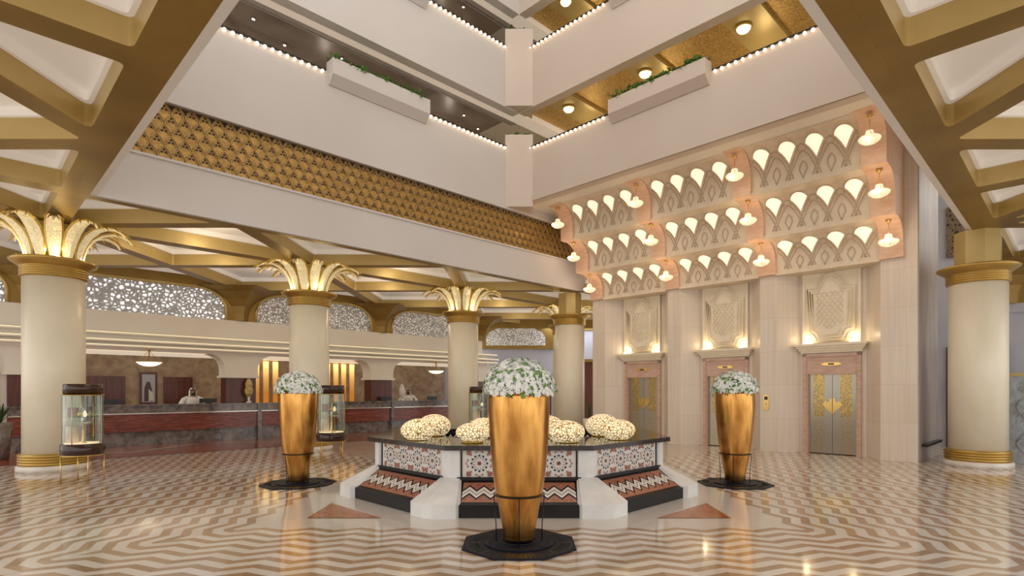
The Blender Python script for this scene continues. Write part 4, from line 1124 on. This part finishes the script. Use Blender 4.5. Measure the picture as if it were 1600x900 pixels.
# ------------------------------------------------------------------ clerks, monitors, ornament
def person(u, v, face, label, seed):
    t = thing('person', label, 'person', P(u, v), RU+face)
    J = {'pel': (0, 0, .95, .15, .12), 'chest': (0, -.01, 1.28, .17, .12), 'neck': (0, -.02, 1.47, .055, .055), 'head0': (0, -.045, 1.56, .07, .08), 'head1': (0, -.05, 1.66, .085, .10), 'head2': (0, -.04, 1.74, .06, .07)}
    V = []; E = []; R_ = []
    def av(x, y, z, rx, ry=None): V.append((x, y, z)); R_.append((rx, ry or rx)); return len(V)-1
    pel = av(*J['pel']); chest = av(*J['chest']); neck = av(*J['neck']); h0 = av(*J['head0']); h1 = av(*J['head1']); h2 = av(*J['head2'])
    E += [(pel, chest), (chest, neck), (neck, h0), (h0, h1), (h1, h2)]
    for s_ in (-1, 1):
        sh = av(s_*.19, -.01, 1.40, .062); el = av(s_*.38, -.07, 1.18, .045); wr = av(s_*.16, -.30, 1.10, .03); pa = av(s_*.12, -.37, 1.10, .034)
        E += [(chest, sh), (sh, el), (el, wr), (wr, pa)]
        for q in range(4):
            f1 = av(s_*(.095+.018*q), -.425, 1.10, .010); f2 = av(s_*(.095+.018*q), -.46, 1.085, .008); E += [(pa, f1), (f1, f2)]
        th = av(s_*.085, -.385, 1.095, .011); E += [(pa, th)]
        hp = av(s_*.09, 0, .88, .09); kn = av(s_*.10, -.01, .48, .065); an = av(s_*.10, .02, .09, .042); to = av(s_*.10, -.14, .035, .035)
        E += [(pel, hp), (hp, kn), (kn, an), (an, to)]
    me = bpy.data.meshes.new('body'); me.from_pydata(V, E, []); me.materials.append(M['skin'])
    o = bpy.data.objects.new('body', me); COL.objects.link(o); o.parent = t
    md = o.modifiers.new('skin', 'SKIN'); md.use_smooth_shade = True
    for i, r in enumerate(R_): me.skin_vertices[0].data[i].radius = r
    me.skin_vertices[0].data[0].use_root = True
    sb = o.modifiers.new('sub', 'SUBSURF'); sb.levels = 1; sb.render_levels = 2
    # robe
    mb = MB(); mb.lathe([(.24, .08), (.235, .5), (.20, .95), (.205, 1.2), (.23, 1.33), (.20, 1.43), (.10, 1.49), (.075, 1.50)], 20, sx=1.05, sy=.72, caps=False)
    for s_ in (-1, 1): mb.tube([(s_*.13, -.01, 1.44), (s_*.27, -.02, 1.36), (s_*.40, -.08, 1.18), (s_*.27, -.17, 1.12), (s_*.17, -.29, 1.11)], [.08, .095, .085, .07, .055], 10)
    mb.build('white_robe', 'thobe', t)
    # headscarf: hood around head and falling on the shoulders, open at the face
    mb = MB(); vs = []; fs = []; n = 15
    prof = [(.02, 1.79), (.075, 1.775), (.108, 1.72), (.12, 1.64), (.118, 1.56), (.125, 1.49), (.16, 1.44), (.18, 1.42)]
    for r_, z in prof:
        for k2 in range(n):
            a = -pi/2+ (.85 if z < 1.73 else .3)+(2*pi-2*(.85 if z < 1.73 else .3))*k2/(n-1)
            vs.append((r_*cos(a), r_*sin(a)*.95-.02, z))
    for i in range(len(prof)-1):
        for k2 in range(n-1): fs.append((i*n+k2, i*n+k2+1, (i+1)*n+k2+1, (i+1)*n+k2))
    mb.add(vs, fs, 0, True); mb.build('headscarf', 'thobe', t)
    MB().tube([(.106*cos(q*pi/10), .106*sin(q*pi/10)*1.0-.03, 1.725) for q in range(20)], .012, 6, closed=True).build('head_cord', 'beard', t)
    MB().ball((0, -.115, 1.575), (.055, .04, .045), 12, 8).build('beard', 'beard', t)
    MB().ball((-.032, -.135, 1.665), .011, 8, 6).ball((.032, -.135, 1.665), .011, 8, 6).build('eyes', 'beard', t)
    MB().tube([(0, -.135, 1.66), (0, -.162, 1.625), (0, -.14, 1.615)], [.009, .014, .01], 6).build('nose', 'skin', t)
person(5.85, 22.0, -.05, 'clerk in white robe and headscarf working behind the counter, before a mahogany door', 1)
person(14.75, 22.0, -.45, 'clerk in white robe and headscarf behind the counter, left of the third palm column', 2)
for u, lb in ((6.05, 'black monitor on the counter in front of the left clerk'), (15.35, 'black monitor on the counter right of the far clerk'), (3.35, 'black device on the counter behind the left display case'), (12.95, 'black monitor on the counter right of the second display case')):
    t = thing('monitor', lb, 'monitor', P(u, 20.95, 1.26), RU, 'low black monitors on the counter')
    MB().box(-.27, .27, -.02, .02, .02, .17).build('screen', 'screenblk', t); MB().box(-.08, .08, -.07, .07, 0, .02).build('foot', 'screenblk', t)
    MB().box(-.1, .1, .02, .05, .02, .12).build('bracket', 'screenblk', t)
t = thing('gold_ornament', 'carved gold ornament standing on the counter before a mahogany pier', 'ornament', P(7.35, 20.9, 1.26), RU)
MB().lathe([(.10, 0), (.10, .03), (.04, .07), (.035, .16), (.06, .2)], 16).build('foot', 'steel', t)
MB().lathe([(.06, .2), (.13, .32), (.15, .45), (.11, .55), (.13, .66), (.09, .78), (.04, .85), (.001, .86)], 9, sm=False).build('carved_body', 'goldlite', t)
t = thing('orchid_ornament', 'pale carved ornament on the counter left of the far clerk', 'ornament', P(13.7, 20.9, 1.26), RU)
MB().lathe([(.08, 0), (.08, .03), (.03, .07), (.03, .14)], 16).build('foot', 'steel', t)
MB().lathe([(.05, .14), (.12, .28), (.14, .45), (.09, .6), (.05, .7), (.001, .72)], 9, sm=False).build('carved_body', 'cream', t)
# plants
def plant(x, y, pot, potm, label, h, n=34, r=.2, cat='plant'):
    t = thing('potted_plant', label, cat, (x, y, 0))
    MB().lathe(pot, 20).build('pot', potm, t)
    zt = pot[-1][1]; mb = MB(); rnd = random.Random(int(h*100))
    for q in range(n):
        a = rnd.uniform(0, 2*pi); l = rnd.uniform(.5, 1)*h; sp = rnd.uniform(.1, 1)*r; w = rnd.uniform(.025, .05)
        c, s_ = cos(a), sin(a); prev = None
        for k3 in range(5):
            f = k3/4; x_ = sp*f**1.5*c; y_ = sp*f**1.5*s_; z_ = zt-.05+l*(f-.15*f*f); ww = w*(1-f)*1.5*(f+.3)
            cur = [(x_-s_*ww, y_+c*ww, z_), (x_+s_*ww, y_-c*ww, z_)]
            if prev: mb.poly([prev[0], prev[1], cur[1], cur[0]])
            prev = cur
    mb.build('leaves', 'leaf2', t, recalc=False)
plant(*P(15.9, 13.0+1.6)[:2], [(.001, 0), (.2, 0), (.22, .5), (.2, .52), (.19, .48)], 'plinth', 'potted plant', .8) if False else None
Yp = 19.6; plant((921-811)/880*Yp, Yp, [(.001, 0), (.2, 0), (.22, .55), (.24, .72), (.22, .72)], 'plinth', 'plant in a white pot in the gap between plain column and elevator wall', .75, r=.12)
plant(-12.62, 13.7, [(.001, 0), (.16, 0), (.2, .4), (.24, .9), (.22, .92)], 'greymarble', 'leafy plant in a tall grey pot at the left edge', .65, r=.35)
# left-edge wall piece with wood door and small arch behind column
mb = MB(); mb.box(-4.2, 1.9, VW-.05, VW+.4, 0, 3.0, 0)
mb.prism(arch_poly(-.65, .75, 0, 2.85, .7), VW-.09, VW-.04, 1, 'xz')
mb.box(1.0, 1.75, VW-.12, VW-.04, 0, 2.15, 2)
path = [(x, VW-.1, z) for x, z in arch_poly(-.65, .75, 0, 2.85, .7)[1:]]; mb.tube(path, .06, 6, 3)
struct(mb.build('wall_left_end', ['cream', 'terracotta', 'mahogany', 'goldlite'], rot=RU), 'cream wall with an orange arch and mahogany door at the far left', 'wall')

# ------------------------------------------------------------------ camera and light
cam = bpy.data.cameras.new('camera'); cam.sensor_width = 36; cam.lens = 880/1600*36
cam.shift_x = -11/1600; cam.shift_y = 160/1600; cam.clip_end = 200
co = bpy.data.objects.new('camera', cam); COL.objects.link(co); co.location = (0, 0, 1.7); co.rotation_euler = (pi/2, 0, 0); SC.camera = co
w = bpy.data.worlds.new('world'); SC.world = w; w.use_nodes = True
w.node_tree.nodes['Background'].inputs[0].default_value = (1, .98, .955, 1); w.node_tree.nodes['Background'].inputs[1].default_value = 1.75
def area(u, v, z, sx, sy, e, col=(1, .9, .76), rx=0, rz=RU, name='added_fill_light'):
    L = bpy.data.lights.new(name, 'AREA'); L.shape = 'RECTANGLE'; L.size = sx; L.size_y = sy; L.energy = e; L.color = col
    o = bpy.data.objects.new(name, L); COL.objects.link(o); o.location = P(u, v, z); o.rotation_euler = (rx, 0, rz); return o
def point(u, v, z, e, col=(1, .8, .55), r=.08):
    L = bpy.data.lights.new('lamp', 'POINT'); L.energy = e; L.color = col; L.shadow_soft_size = r
    o = bpy.data.objects.new('lamp', L); COL.objects.link(o); o.location = P(u, v, z); return o
struct(MB().box(-3, 17, -3, 16.4, 16.2, 16.4).build('added_roof', 'white', rot=RU), 'white roof added unseen over the atrium to shut out sky light', 'ceiling')  # roof added out of view to keep sky light out of the atrium
area(7.2, 7.2, 16.0, 9, 9, 330, (1, .93, .85))  # added fill under the roof in place of daylight from above
for vv in (11.45, 8.62, 5.79): point(14.8, vv, 9.9, 16, (1, .82, .5), .1)  # added lamps hidden behind the parapet, brighten the right gallery ceiling
for uu in (3, 7.5, 12): point(uu, 15.4, 9.7, 10, (1, .86, .72), .1)  # added lamps, unseen below the left parapet line, lift the brown ceiling
point(14.8, 11.4, 13.0, 14, (1, .82, .5), .1); point(11.5, 15.2, 12.9, 9, (1, .86, .72), .1)  # added hidden lamps for the upper galleries
  # lamps added in the arcade coffers to light the space below
for i, j in ((1, 4.65), (3, 4.65), (1, 5.4), (3, 5.4), (5, 5.4), (2, 6), (4, 6), (6, 6)): point(g(i), g(j), ZS+.12, 15, (1, .84, .6), .2)
for i in (0, 2, 4, 6): 
    for a in (0, 1, 2, 3): point(g(i)+.62*cos(a*pi/2), g(5)+.62*sin(a*pi/2), 4.55, 5, (1, .84, .5), .03)
for v in PV:
    for u, z in ((15.2, 5.2), (14.4, 6.1), (13.7, 7.0)): point(u-.12, v, z, 6, (1, .74, .48), .1)
area(23.2, 18.6, 5.0, 3, 3, 100, (.92, .92, 1))  # added fill that brightens the far wall, no fixture there
SC.view_settings.view_transform = 'Standard'
SC.view_settings.look = 'None'
SC.view_settings.exposure = 0
SC.cycles.use_denoising = True
SC.cycles.max_bounces = 7; SC.cycles.diffuse_bounces = 4; SC.cycles.glossy_bounces = 4; SC.cycles.transparent_max_bounces = 12
SC.cycles.sample_clamp_indirect = 6
